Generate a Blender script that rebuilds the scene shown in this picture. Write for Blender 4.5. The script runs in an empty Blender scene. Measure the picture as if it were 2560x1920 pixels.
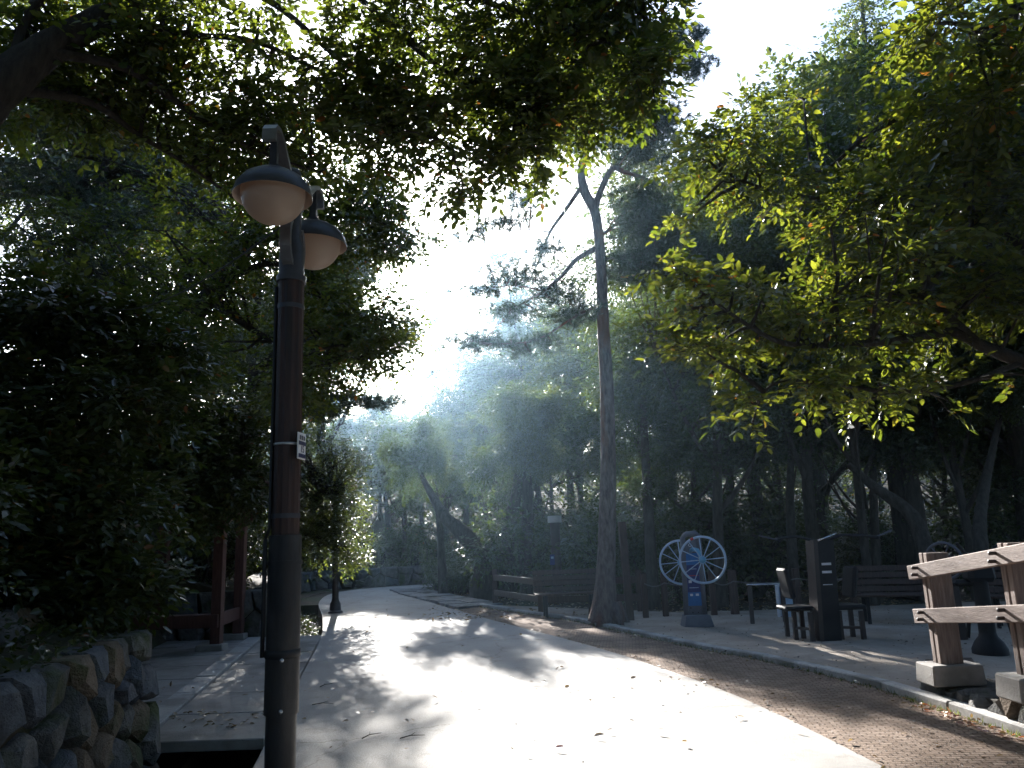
import bpy, bmesh, math, random
import numpy as np
from mathutils import Vector, Matrix

random.seed(7)
RNG = np.random.default_rng(11)
scene = bpy.context.scene
col = scene.collection

# ---------------------------------------------------------------- camera
F, W, H = 1920.0, 2560, 1920            # photograph pixels, focal length in pixels
PITCH, ROLL, EYE = math.radians(11.34), 0.035, 1.5
_f = np.array([0, math.cos(PITCH), math.sin(PITCH)])
_up0 = np.array([0, -math.sin(PITCH), math.cos(PITCH)])
_r0 = np.array([1.0, 0, 0])
_u = math.cos(ROLL) * _r0 - math.sin(ROLL) * _up0
_v = math.sin(ROLL) * _r0 + math.cos(ROLL) * _up0
cam_data = bpy.data.cameras.new('camera')
cam = bpy.data.objects.new('camera', cam_data)
col.objects.link(cam)
m = Matrix.Identity(4)
for i in range(3):
    m[i][0], m[i][1], m[i][2] = _u[i], _v[i], -_f[i]
m[2][3] = EYE
cam.matrix_world = m
cam_data.sensor_fit = 'HORIZONTAL'
cam_data.sensor_width = 36.0
cam_data.lens = 36.0 * F / W
cam_data.clip_start = 0.05
cam_data.clip_end = 1000
scene.camera = cam

# ---------------------------------------------------------------- light
SUN_EL, SUN_AZ = math.radians(20.5), math.radians(-11.7)     # azimuth from +Y towards +X
world = bpy.data.worlds.new('World')
scene.world = world
world.use_nodes = True
wn = world.node_tree
wn.nodes.clear()
sky = wn.nodes.new('ShaderNodeTexSky')
sky.sky_type = 'NISHITA'
sky.sun_disc = False
sky.sun_elevation = SUN_EL
sky.sun_rotation = SUN_AZ
sky.air_density, sky.dust_density, sky.ozone_density = 1.0, 2.2, 3.5
bg = wn.nodes.new('ShaderNodeBackground')
bg.inputs['Strength'].default_value = 0.085
wo = wn.nodes.new('ShaderNodeOutputWorld')
wn.links.new(sky.outputs[0], bg.inputs['Color'])
wn.links.new(bg.outputs[0], wo.inputs['Surface'])
sun_data = bpy.data.lights.new('sun', 'SUN')
sun_data.energy = 5.0
sun_data.angle = math.radians(0.53)
sun_data.color = (1.0, 0.965, 0.92)
sun = bpy.data.objects.new('sun', sun_data)
col.objects.link(sun)
SUNV = Vector((math.sin(SUN_AZ) * math.cos(SUN_EL), math.cos(SUN_AZ) * math.cos(SUN_EL), math.sin(SUN_EL)))
sun.rotation_euler = SUNV.to_track_quat('Z', 'Y').to_euler()
sun.location = (0, 0, 30)
vs = scene.view_settings
vs.view_transform, vs.look, vs.exposure, vs.gamma = 'Standard', 'None', 2.35, 1.0
vs.use_curve_mapping = False
cy = scene.cycles
cy.max_bounces, cy.diffuse_bounces, cy.glossy_bounces = 6, 2, 2
cy.transmission_bounces, cy.volume_bounces, cy.transparent_max_bounces = 4, 0, 4
cy.caustics_reflective = cy.caustics_refractive = False
cy.sample_clamp_indirect = 4.0
cy.use_adaptive_sampling = True
cy.adaptive_threshold = 0.02
cy.use_denoising = True
HAZE_DENSITY = 0.0011

# ---------------------------------------------------------------- pixel -> world helpers
def _ray(px, py):
    return _f + _u * (px - W / 2) / F + _v * (H / 2 - py) / F
def at(px, py, Y):
    d = _ray(px, py)
    return np.array([0, 0, EYE]) + d * (Y / d[1])
def G(px, py, z=0.0):
    d = _ray(px, py)
    return np.array([0, 0, EYE]) + d * ((z - EYE) / d[2])
def ppm(Y):                     # metres per photograph pixel at depth Y
    return Y / F

# ---------------------------------------------------------------- object helpers
WL = {}
def root(name, loc, label, cat, group=None):
    o = bpy.data.objects.new(name, None)
    o.empty_display_size = 0.2
    o.location = Vector([float(c) for c in loc])
    col.objects.link(o)
    o['label'] = label
    o['category'] = cat
    if group: o['group'] = group
    WL[o.name] = np.array(o.location)
    return o
def srooot(name, loc=(0, 0, 0)):
    o = bpy.data.objects.new(name, None)
    o.location = loc
    col.objects.link(o)
    o['kind'] = 'structure'
    WL[o.name] = np.array(o.location)
    return o
def tag(o, label, cat, group=None):
    o['label'] = label
    o['category'] = cat
    if group: o['group'] = group
    return o
def link(name, me, parent=None):
    o = bpy.data.objects.new(name, me)
    col.objects.link(o)
    if parent is not None:
        o.parent = parent
        WL[o.name] = WL[parent.name]
    else:
        WL[o.name] = np.zeros(3)
    return o

class MB:
    """collects shapes in world coordinates; build() links them as ONE mesh object"""
    def __init__(s):
        s.v, s.f = [], []
    def raw(s, vs_, fs):
        o = len(s.v)
        s.v += [tuple(float(c) for c in p) for p in vs_]
        s.f += [tuple(i + o for i in f) for f in fs]
        return s
    def box(s, c, size, axes=None, taper=1.0):
        c = np.array(c, float); hx, hy, hz = [q / 2 for q in size]
        A = np.eye(3) if axes is None else np.array([np.array(a, float) / np.linalg.norm(a) for a in axes])
        P = []
        for z in (-1, 1):
            t = taper if z > 0 else 1.0
            for x, y in ((-1, -1), (1, -1), (1, 1), (-1, 1)):
                P.append(c + A[0] * x * hx * t + A[1] * y * hy * t + A[2] * z * hz)
        return s.raw(P, [(3, 2, 1, 0), (4, 5, 6, 7), (0, 1, 5, 4), (1, 2, 6, 5), (2, 3, 7, 6), (3, 0, 4, 7)])
    def tube(s, pts, rad, n=8, cap=True, noise=0.0):
        pts = [np.array(p, float) for p in pts]
        if not hasattr(rad, '__len__'): rad = [rad] * len(pts)
        V, ref = [], None
        for i, p in enumerate(pts):
            t = pts[min(i + 1, len(pts) - 1)] - pts[max(i - 1, 0)]
            t = t / (np.linalg.norm(t) + 1e-9)
            if ref is None:
                ref = np.array([1.0, 0, 0]) if abs(t[0]) < 0.8 else np.array([0, 1.0, 0])
            ref = ref - t * (ref @ t); ref /= np.linalg.norm(ref) + 1e-9
            b = np.cross(t, ref)
            for k in range(n):
                a = 2 * math.pi * k / n
                r = rad[i] * (1 + (random.uniform(-noise, noise) if noise else 0))
                V.append(p + (ref * math.cos(a) + b * math.sin(a)) * r)
        Fc = []
        for i in range(len(pts) - 1):
            for k in range(n):
                a, b2 = i * n + k, i * n + (k + 1) % n
                Fc.append((a, b2, b2 + n, a + n))
        if cap:
            Fc.append(tuple(range(n - 1, -1, -1)))
            Fc.append(tuple(range((len(pts) - 1) * n, len(pts) * n)))
        return s.raw(V, Fc)
    def ring(s, c, nrm, R, r, n=40, m_=8):
        c = np.array(c, float); nrm = np.array(nrm, float) / np.linalg.norm(nrm)
        a = np.cross(nrm, [0, 0, 1.0]); a /= np.linalg.norm(a); b = np.cross(nrm, a)
        V, Fc = [], []
        for i in range(n):
            t = 2 * math.pi * i / n
            d = a * math.cos(t) + b * math.sin(t)
            for k in range(m_):
                q = 2 * math.pi * k / m_
                V.append(c + d * (R + r * math.cos(q)) + nrm * r * math.sin(q))
        for i in range(n):
            for k in range(m_):
                Fc.append((i * m_ + k, ((i + 1) % n) * m_ + k, ((i + 1) % n) * m_ + (k + 1) % m_, i * m_ + (k + 1) % m_))
        return s.raw(V, Fc)
    def lathe(s, c, prof, n=24, axes=None, cap=False):
        c = np.array(c, float)
        A = np.eye(3) if axes is None else np.array(axes, float)
        V, Fc = [], []
        for r, z in prof:
            for k in range(n):
                a = 2 * math.pi * k / n
                V.append(c + A[0] * r * math.cos(a) + A[1] * r * math.sin(a) + A[2] * z)
        for i in range(len(prof) - 1):
            for k in range(n):
                a, b = i * n + k, i * n + (k + 1) % n
                Fc.append((a, b, b + n, a + n))
        if cap:
            Fc.append(tuple(range(n - 1, -1, -1)))
            Fc.append(tuple(range((len(prof) - 1) * n, len(prof) * n)))
        return s.raw(V, Fc)
    def ribbon(s, pts, wv, w, t, up):
        """flat bar following pts, width w along wv, thickness t along local normal"""
        pts = [np.array(p, float) for p in pts]; wv = np.array(wv, float) / np.linalg.norm(wv)
        V, Fc = [], []
        for i, p in enumerate(pts):
            d = pts[min(i + 1, len(pts) - 1)] - pts[max(i - 1, 0)]
            nn = np.cross(d, wv); nn /= np.linalg.norm(nn) + 1e-9
            for a, b in ((-1, -1), (1, -1), (1, 1), (-1, 1)):
                V.append(p + wv * a * w / 2 + nn * b * t / 2)
        for i in range(len(pts) - 1):
            for k in range(4):
                a, b = i * 4 + k, i * 4 + (k + 1) % 4
                Fc.append((a, b, b + 4, a + 4))
        Fc += [(3, 2, 1, 0), tuple(range(len(pts) * 4 - 4, len(pts) * 4))]
        return s.raw(V, Fc)
    def build(s, name, mat, parent=None, smooth=False, bevel=0.0, auto=None):
        off = WL[parent.name] if parent is not None else np.zeros(3)
        me = bpy.data.meshes.new(name)
        me.from_pydata([tuple(np.array(p) - off) for p in s.v], [], s.f)
        bm = bmesh.new(); bm.from_mesh(me)
        bmesh.ops.recalc_face_normals(bm, faces=bm.faces)
        if bevel:
            bmesh.ops.bevel(bm, geom=list(bm.edges), offset=bevel, segments=1, affect='EDGES', profile=0.5)
        if auto is not None:
            for e in bm.edges:
                if len(e.link_faces) == 2 and e.calc_face_angle(0) > auto: e.smooth = False
        bm.to_mesh(me); bm.free()
        if smooth:
            me.polygons.foreach_set('use_smooth', [True] * len(me.polygons))
        me.materials.append(mat)
        return link(name, me, parent)

def fast_mesh(name, V, nper, faces, mat):
    """V (M,nper,3) blocks of nper vertices, faces = index tuples within one block (all quads or all tris)"""
    M_ = len(V)
    fl = np.array(faces)
    k = fl.shape[1]
    idx = (np.arange(M_)[:, None, None] * nper + fl[None]).reshape(-1)
    me = bpy.data.meshes.new(name)
    me.vertices.add(M_ * nper)
    me.vertices.foreach_set('co', V.astype(np.float32).reshape(-1))
    me.loops.add(len(idx))
    me.loops.foreach_set('vertex_index', idx.astype(np.int32))
    nf = len(idx) // k
    me.polygons.add(nf)
    me.polygons.foreach_set('loop_start', (np.arange(nf) * k).astype(np.int32))
    me.update(calc_edges=True)
    if mat is not None: me.materials.append(mat)
    return me

# ---------------------------------------------------------------- materials
def mat(name):
    m_ = bpy.data.materials.new(name); m_.use_nodes = True
    nt = m_.node_tree; nt.nodes.clear()
    out = nt.nodes.new('ShaderNodeOutputMaterial')
    return m_, nt, out
def N(nt, t, **kw):
    n = nt.nodes.new(t)
    for k, v in kw.items():
        if k in n.inputs: n.inputs[k].default_value = v
        else: setattr(n, k, v)
    return n
def L(nt, a, b): nt.links.new(a, b)
def surf(name, c1, c2, scale=6.0, rough=0.8, bump=0.3, bscale=None, c3=None, s3=1.2, th3=(0.5, 0.62), metal=0.0, stretch=None, coord='Position', dist=0.02, spec=0.35):
    """two-tone noise colour, optional large patches of c3, bump from finer noise"""
    m_, nt, out = mat(name)
    p = N(nt, 'ShaderNodeBsdfPrincipled', Roughness=rough, Metallic=metal)
    p.inputs['Specular IOR Level'].default_value = spec
    if coord == 'Position':
        g = N(nt, 'ShaderNodeNewGeometry'); vec = g.outputs['Position']
    else:
        g = N(nt, 'ShaderNodeTexCoord'); vec = g.outputs['Object']
    if stretch:
        mp = N(nt, 'ShaderNodeMapping'); mp.inputs['Scale'].default_value = stretch
        L(nt, vec, mp.inputs['Vector']); vec = mp.outputs[0]
    n1 = N(nt, 'ShaderNodeTexNoise', Scale=scale, Detail=6.0, Roughness=0.65)
    L(nt, vec, n1.inputs['Vector'])
    r = N(nt, 'ShaderNodeValToRGB')
    r.color_ramp.elements[0].position, r.color_ramp.elements[1].position = 0.32, 0.68
    r.color_ramp.elements[0].color = (*c1, 1); r.color_ramp.elements[1].color = (*c2, 1)
    L(nt, n1.outputs['Fac'], r.inputs['Fac'])
    colr = r.outputs['Color']
    if c3:
        n3 = N(nt, 'ShaderNodeTexNoise', Scale=s3, Detail=5.0, Roughness=0.6)
        L(nt, vec, n3.inputs['Vector'])
        r3 = N(nt, 'ShaderNodeValToRGB')
        r3.color_ramp.elements[0].position, r3.color_ramp.elements[1].position = th3
        L(nt, n3.outputs['Fac'], r3.inputs['Fac'])
        mx = N(nt, 'ShaderNodeMix', data_type='RGBA')
        L(nt, r3.outputs['Color'], mx.inputs['Factor']); L(nt, colr, mx.inputs[6])
        mx.inputs[7].default_value = (*c3, 1)
        colr = mx.outputs[2]
    L(nt, colr, p.inputs['Base Color'])
    if bump:
        nb = N(nt, 'ShaderNodeTexNoise', Scale=bscale or scale * 4, Detail=5.0, Roughness=0.7)
        L(nt, vec, nb.inputs['Vector'])
        b = N(nt, 'ShaderNodeBump', Strength=bump, Distance=dist)
        L(nt, nb.outputs['Fac'], b.inputs['Height']); L(nt, b.outputs[0], p.inputs['Normal'])
    L(nt, p.outputs[0], out.inputs['Surface'])
    return m_
def leafmat(name, dif, dif2, trn, trn2, tfac=0.45, gloss=0.08, odd=None):
    m_, nt, out = mat(name)
    g = N(nt, 'ShaderNodeNewGeometry')
    r = N(nt, 'ShaderNodeValToRGB'); r2 = N(nt, 'ShaderNodeValToRGB')
    for rr, a, b in ((r, dif, dif2), (r2, trn, trn2)):
        rr.color_ramp.elements[0].color = (*a, 1); rr.color_ramp.elements[1].color = (*b, 1)
        if odd:
            rr.color_ramp.elements[1].position = 0.98
            e = rr.color_ramp.elements.new(0.995); e.color = (*odd, 1)
        L(nt, g.outputs['Random Per Island'], rr.inputs['Fac'])
    d = N(nt, 'ShaderNodeBsdfDiffuse'); t = N(nt, 'ShaderNodeBsdfTranslucent')
    L(nt, r.outputs[0], d.inputs['Color']); L(nt, r2.outputs[0], t.inputs['Color'])
    mx = N(nt, 'ShaderNodeMixShader', Fac=tfac)
    L(nt, d.outputs[0], mx.inputs[1]); L(nt, t.outputs[0], mx.inputs[2])
    gl = N(nt, 'ShaderNodeBsdfGlossy', Roughness=0.38, Color=(1, 1, 1, 1))
    fr = N(nt, 'ShaderNodeLayerWeight', Blend=0.25)
    mul = N(nt, 'ShaderNodeMath', operation='MULTIPLY_ADD'); mul.inputs[1].default_value = gloss * 2.5; mul.inputs[2].default_value = gloss * 0.35
    L(nt, fr.outputs['Fresnel'], mul.inputs[0])
    mx2 = N(nt, 'ShaderNodeMixShader')
    L(nt, mul.outputs[0], mx2.inputs[0]); L(nt, mx.outputs[0], mx2.inputs[1]); L(nt, gl.outputs[0], mx2.inputs[2])
    L(nt, mx2.outputs[0], out.inputs['Surface'])
    return m_
def flat(name, c, rough=0.6, metal=0.0, spec=0.4):
    return surf(name, tuple(q * 0.85 for q in c), tuple(min(1, q * 1.12) for q in c), 9, rough, 0.06, 60, metal=metal, spec=spec)

M = {}
M['leaf'] = leafmat('leaf_zelkova', (0.026, 0.05, 0.014), (0.055, 0.07, 0.018), (0.10, 0.16, 0.014), (0.25, 0.29, 0.026), 0.36, 0.04, odd=(0.30, 0.12, 0.02))
M['leaf_y'] = leafmat('leaf_zelkova_yellowing', (0.03, 0.055, 0.014), (0.065, 0.075, 0.02), (0.10, 0.15, 0.012), (0.30, 0.32, 0.025), 0.40, 0.035, odd=(0.34, 0.13, 0.02))
M['leaf_bg'] = leafmat('leaf_wood', (0.022, 0.046, 0.018), (0.045, 0.066, 0.024), (0.06, 0.11, 0.016), (0.17, 0.21, 0.03), 0.32, 0.05)
M['leaf_bg2'] = leafmat('leaf_wood_pale', (0.03, 0.056, 0.025), (0.06, 0.08, 0.03), (0.09, 0.14, 0.022), (0.24, 0.27, 0.04), 0.36, 0.06)
M['leaf_dark'] = leafmat('leaf_shrub', (0.018, 0.034, 0.012), (0.04, 0.056, 0.018), (0.07, 0.11, 0.015), (0.15, 0.18, 0.025), 0.30, 0.045, odd=(0.16, 0.06, 0.015))
M['needle'] = leafmat('pine_needle', (0.022, 0.05, 0.03), (0.045, 0.075, 0.04), (0.05, 0.09, 0.035), (0.10, 0.13, 0.05), 0.22, 0.08)
M['bark'] = surf('bark_grey', (0.035, 0.028, 0.022), (0.10, 0.085, 0.07), 5, 0.95, 0.9, 14, stretch=(3, 3, 0.8), dist=0.03)
M['bark_dark'] = surf('bark_dark', (0.02, 0.017, 0.014), (0.06, 0.05, 0.042), 6, 0.95, 0.8, 14, stretch=(3, 3, 0.8), dist=0.03)
M['bark_pine'] = surf('bark_pine', (0.075, 0.06, 0.056), (0.24, 0.19, 0.175), 6, 0.95, 1.0, 12, c3=(0.20, 0.10, 0.065), s3=0.9, th3=(0.52, 0.66), stretch=(3, 3, 0.9), dist=0.04)
M['soil'] = surf('forest_floor', (0.035, 0.026, 0.018), (0.085, 0.065, 0.042), 5, 0.95, 0.8, 22, c3=(0.04, 0.05, 0.02), s3=0.5)
M['sand'] = surf('sand', (0.33, 0.27, 0.215), (0.46, 0.39, 0.32), 2.2, 0.95, 0.9, 14, c3=(0.25, 0.20, 0.155), s3=0.7, th3=(0.45, 0.7), dist=0.02)
M['concrete'] = surf('concrete', (0.26, 0.24, 0.22), (0.36, 0.34, 0.315), 3, 0.9, 0.3, 40, c3=(0.20, 0.185, 0.165), s3=1.1)
M['kerb'] = surf('kerb_granite', (0.34, 0.33, 0.315), (0.50, 0.48, 0.455), 30, 0.85, 0.3, 60, c3=(0.25, 0.24, 0.22), s3=1.6)
M['slab'] = surf('grey_paving', (0.16, 0.16, 0.165), (0.26, 0.26, 0.265), 12, 0.85, 0.35, 40, c3=(0.10, 0.10, 0.09), s3=2)
M['stone'] = surf('wall_stone', (0.075, 0.073, 0.07), (0.17, 0.162, 0.152), 7, 0.95, 1.0, 9, c3=(0.06, 0.075, 0.03), s3=2.2, th3=(0.52, 0.66), dist=0.07)
M['stone_b'] = surf('wall_stone_ochre', (0.12, 0.088, 0.06), (0.21, 0.16, 0.115), 7, 0.95, 1.0, 9, c3=(0.07, 0.08, 0.035), s3=2.4, th3=(0.54, 0.68), dist=0.07)
M['stone_c'] = surf('wall_stone_blue', (0.07, 0.077, 0.088), (0.15, 0.157, 0.17), 8, 0.95, 1.0, 9, c3=(0.05, 0.065, 0.03), s3=2.0, th3=(0.54, 0.68), dist=0.07)
M['mortar'] = surf('wall_core_earth', (0.035, 0.03, 0.024), (0.07, 0.06, 0.045), 9, 0.95, 0.6, 30)
M['wood'] = surf('weathered_timber', (0.15, 0.105, 0.085), (0.30, 0.235, 0.205), 7, 0.75, 0.35, 25, stretch=(6, 0.6, 6), c3=(0.11, 0.075, 0.06), s3=1.4, th3=(0.56, 0.75))
M['wood_post'] = surf('weathered_timber_upright', (0.13, 0.09, 0.072), (0.28, 0.215, 0.185), 7, 0.75, 0.35, 25, stretch=(6, 6, 0.5), c3=(0.10, 0.07, 0.055), s3=1.4, th3=(0.56, 0.75))
M['wood_dark'] = surf('dark_stained_timber', (0.045, 0.027, 0.022), (0.10, 0.062, 0.05), 8, 0.7, 0.3, 25, stretch=(5, 5, 0.7))
M['wood_red'] = surf('red_stained_timber', (0.07, 0.032, 0.028), (0.13, 0.065, 0.055), 8, 0.65, 0.3, 25, stretch=(5, 5, 0.7))
M['pole_brown'] = surf('pole_brown_paint', (0.03, 0.014, 0.011), (0.062, 0.03, 0.022), 10, 0.45, 0.2, 30, stretch=(8, 8, 0.6), c3=(0.02, 0.013, 0.012), s3=2.5)
M['pole_grey'] = surf('pole_grey_sleeve', (0.032, 0.031, 0.032), (0.062, 0.058, 0.055), 5, 0.42, 0.12, 40, metal=0.1, stretch=(3, 3, 0.7), c3=(0.02, 0.02, 0.022), s3=2.5)
M['pole_dark'] = surf('pole_dark_paint', (0.035, 0.036, 0.045), (0.06, 0.06, 0.07), 8, 0.4, 0.08, 40)
M['arm'] = surf('arm_plate', (0.16, 0.165, 0.18), (0.26, 0.265, 0.285), 8, 0.32, 0.08, 40, metal=0.55)
M['black'] = flat('black_rubber', (0.018, 0.018, 0.02), 0.55)
M['steel'] = flat('steel_band', (0.55, 0.55, 0.56), 0.35, 0.9)
M['white'] = flat('white_print', (0.72, 0.72, 0.74), 0.5)
M['lining'] = flat('warm_white_lining', (0.62, 0.5, 0.42), 0.5)
M['navy'] = flat('navy_print', (0.04, 0.045, 0.10), 0.5)
M['blue'] = flat('bright_blue_print', (0.03, 0.16, 0.42), 0.4)
M['navyblue'] = flat('deep_blue_print', (0.025, 0.045, 0.17), 0.4)
M['lblue'] = flat('pale_blue_paint', (0.42, 0.54, 0.68), 0.35)
M['aqua'] = flat('aqua_paint', (0.16, 0.40, 0.58), 0.3)
M['greyblue'] = flat('slate_paint', (0.12, 0.125, 0.15), 0.5)
M['red'] = flat('red_mark', (0.45, 0.04, 0.04), 0.5)
M['machine'] = flat('black_machine_paint', (0.02, 0.02, 0.024), 0.6, 0.0, 0.2)
M['machine_brown'] = flat('dark_brown_machine_paint', (0.06, 0.045, 0.042), 0.5)
M['chrome'] = flat('bar_metal', (0.55, 0.55, 0.57), 0.25, 0.9)
M['rope'] = flat('grey_rope', (0.16, 0.15, 0.14), 0.9)
M['leaf_dry'] = leafmat('fallen_leaf', (0.16, 0.09, 0.04), (0.34, 0.26, 0.15), (0.2, 0.11, 0.03), (0.4, 0.28, 0.1), 0.25, 0.06)
M['leaf_red'] = leafmat('fallen_leaf_orange', (0.24, 0.05, 0.015), (0.38, 0.16, 0.05), (0.4, 0.08, 0.02), (0.5, 0.2, 0.05), 0.35, 0.08)
# frosted lamp globe
m_, nt, out = mat('frosted_globe')
pb = N(nt, 'ShaderNodeBsdfPrincipled', Roughness=0.35); pb.inputs['Base Color'].default_value = (0.56, 0.47, 0.40, 1)
tl = N(nt, 'ShaderNodeBsdfTranslucent', Color=(0.75, 0.60, 0.48, 1)); mx = N(nt, 'ShaderNodeMixShader', Fac=0.55)
L(nt, pb.outputs[0], mx.inputs[1]); L(nt, tl.outputs[0], mx.inputs[2]); L(nt, mx.outputs[0], out.inputs['Surface'])
M['globe'] = m_
# road: pale worn surfacing with fine aggregate, cracks and darker worn patches
def road_material():
    m_, nt, out = mat('pale_road')
    g = N(nt, 'ShaderNodeNewGeometry'); p = N(nt, 'ShaderNodeBsdfPrincipled', Roughness=0.88)
    p.inputs['Specular IOR Level'].default_value = 0.3
    def noise(s, d=6, r=0.6):
        n = N(nt, 'ShaderNodeTexNoise', Scale=s, Detail=float(d), Roughness=r); L(nt, g.outputs['Position'], n.inputs['Vector']); return n
    def ramp(src, a, b, ca, cb):
        r = N(nt, 'ShaderNodeValToRGB'); r.color_ramp.elements[0].position = a; r.color_ramp.elements[1].position = b
        r.color_ramp.elements[0].color = (*ca, 1); r.color_ramp.elements[1].color = (*cb, 1); L(nt, src, r.inputs['Fac']); return r
    base = ramp(noise(0.8).outputs['Fac'], 0.3, 0.7, (0.33, 0.31, 0.285), (0.42, 0.40, 0.37))
    agg = ramp(noise(170, 2).outputs['Fac'], 0.38, 0.62, (0.62, 0.62, 0.62), (1.12, 1.12, 1.12))
    stain = ramp(noise(2.6, 8, 0.7).outputs['Fac'], 0.56, 0.74, (1, 1, 1), (0.62, 0.60, 0.58))
    vor = N(nt, 'ShaderNodeTexVoronoi', feature='DISTANCE_TO_EDGE', Scale=0.24)
    wob = N(nt, 'ShaderNodeVectorMath', operation='MULTIPLY_ADD'); wob.inputs[1].default_value = (0.6, 0.6, 0.6)
    L(nt, noise(1.6, 5, 0.7).outputs['Color'], wob.inputs[0]); L(nt, g.outputs['Position'], wob.inputs[2]); L(nt, wob.outputs[0], vor.inputs['Vector'])
    crack = ramp(vor.outputs['Distance'], 0.0, 0.004, (0.62, 0.60, 0.58), (1, 1, 1))
    c = base.outputs[0]
    for k in (agg, stain, crack):
        mm = N(nt, 'ShaderNodeMix', data_type='RGBA', blend_type='MULTIPLY'); mm.inputs['Factor'].default_value = 1.0
        L(nt, c, mm.inputs[6]); L(nt, k.outputs[0], mm.inputs[7]); c = mm.outputs[2]
    L(nt, c, p.inputs['Base Color'])
    b = N(nt, 'ShaderNodeBump', Strength=0.35, Distance=0.006); L(nt, noise(120, 3).outputs['Fac'], b.inputs['Height'])
    b2 = N(nt, 'ShaderNodeBump', Strength=0.25, Distance=0.03); L(nt, noise(3, 6).outputs['Fac'], b2.inputs['Height']); L(nt, b.outputs[0], b2.inputs['Normal'])
    L(nt, b2.outputs[0], p.inputs['Normal']); L(nt, p.outputs[0], out.inputs['Surface'])
    return m_
M['road'] = road_material()
def mat_material():      # woven coir matting laid along the kerb
    m_, nt, out = mat('woven_coir_strip')
    g = N(nt, 'ShaderNodeNewGeometry'); p = N(nt, 'ShaderNodeBsdfPrincipled', Roughness=0.95)
    p.inputs['Specular IOR Level'].default_value = 0.15
    mp = N(nt, 'ShaderNodeMapping'); mp.inputs['Rotation'].default_value = (0, 0, math.radians(8)); L(nt, g.outputs['Position'], mp.inputs['Vector'])
    br = N(nt, 'ShaderNodeTexBrick', Scale=5.5); br.inputs['Color1'].default_value = (0.25, 0.185, 0.14, 1); br.inputs['Color2'].default_value = (0.36, 0.28, 0.22, 1)
    br.inputs['Mortar'].default_value = (0.14, 0.10, 0.075, 1); br.inputs['Mortar Size'].default_value = 0.035; br.inputs['Mortar Smooth'].default_value = 0.6
    wb = N(nt, 'ShaderNodeTexNoise', Scale=5.0, Detail=3.0); L(nt, mp.outputs[0], wb.inputs['Vector'])
    wv = N(nt, 'ShaderNodeVectorMath', operation='MULTIPLY_ADD'); wv.inputs[1].default_value = (0.05, 0.05, 0.05)
    L(nt, wb.outputs['Color'], wv.inputs[0]); L(nt, mp.outputs[0], wv.inputs[2]); L(nt, wv.outputs[0], br.inputs['Vector'])
    n = N(nt, 'ShaderNodeTexNoise', Scale=1.6, Detail=7.0, Roughness=0.7); L(nt, g.outputs['Position'], n.inputs['Vector'])
    r = N(nt, 'ShaderNodeValToRGB'); r.color_ramp.elements[0].position = 0.35; r.color_ramp.elements[1].position = 0.7
    r.color_ramp.elements[0].color = (0.65, 0.62, 0.6, 1); r.color_ramp.elements[1].color = (1.2, 1.2, 1.2, 1); L(nt, n.outputs['Fac'], r.inputs['Fac'])
    mm = N(nt, 'ShaderNodeMix', data_type='RGBA', blend_type='MULTIPLY'); mm.inputs['Factor'].default_value = 1.0
    L(nt, br.outputs['Color'], mm.inputs[6]); L(nt, r.outputs[0], mm.inputs[7]); L(nt, mm.outputs[2], p.inputs['Base Color'])
    fn = N(nt, 'ShaderNodeTexNoise', Scale=90.0, Detail=3.0); L(nt, g.outputs['Position'], fn.inputs['Vector'])
    ad = N(nt, 'ShaderNodeMath', operation='MULTIPLY_ADD'); ad.inputs[1].default_value = 0.5; L(nt, fn.outputs['Fac'], ad.inputs[0])
    inv = N(nt, 'ShaderNodeMath', operation='SUBTRACT'); inv.inputs[0].default_value = 1.0; L(nt, br.outputs['Fac'], inv.inputs[1]); L(nt, inv.outputs[0], ad.inputs[2])
    b = N(nt, 'ShaderNodeBump', Strength=0.9, Distance=0.02); L(nt, ad.outputs[0], b.inputs['Height']); L(nt, b.outputs[0], p.inputs['Normal'])
    L(nt, p.outputs[0], out.inputs['Surface'])
    return m_
M['coir'] = mat_material()

# ---------------------------------------------------------------- ground, road, strips
RL = np.array([(-0.2, -9), (-0.9, 0), (-1.45, 3.5), (-2.02, 6.4), (-3.31, 13.4), (-4.2, 17.0), (-5.28, 20.74), (-5.8, 23.5), (-5.97, 25.85), (-4.6, 27.6), (-2, 28.6), (2, 29.5), (9, 30.2)])
RR = np.array([(2.7, -9), (2.5, 0), (2.38, 4), (2.27, 5.32), (2.03, 7.6), (1.09, 10.91), (-0.2, 14.2), (-1.42, 17.46), (-2.6, 21), (-4.12, 25.0), (-3.3, 26.4), (-1, 27.2), (3, 27.8), (9, 28.2)])
KB = np.array([(3.72, -9), (3.75, 0), (3.72, 4), (3.62, 5.98), (3.41, 7.8), (3.02, 9.23), (2.28, 10.9), (1.06, 14.47), (-0.88, 18.14)])
def resample(P, n):
    d = np.r_[0, np.cumsum(np.linalg.norm(np.diff(P, axis=0), axis=1))]
    t = np.linspace(0, d[-1], n)
    return np.stack([np.interp(t, d, P[:, i]) for i in range(P.shape[1])], 1)
def smooth_poly(P, n, it=3):
    Q = resample(P, n)
    for _ in range(it):
        Q[1:-1] = 0.25 * Q[:-2] + 0.5 * Q[1:-1] + 0.25 * Q[2:]
    return Q
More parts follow.
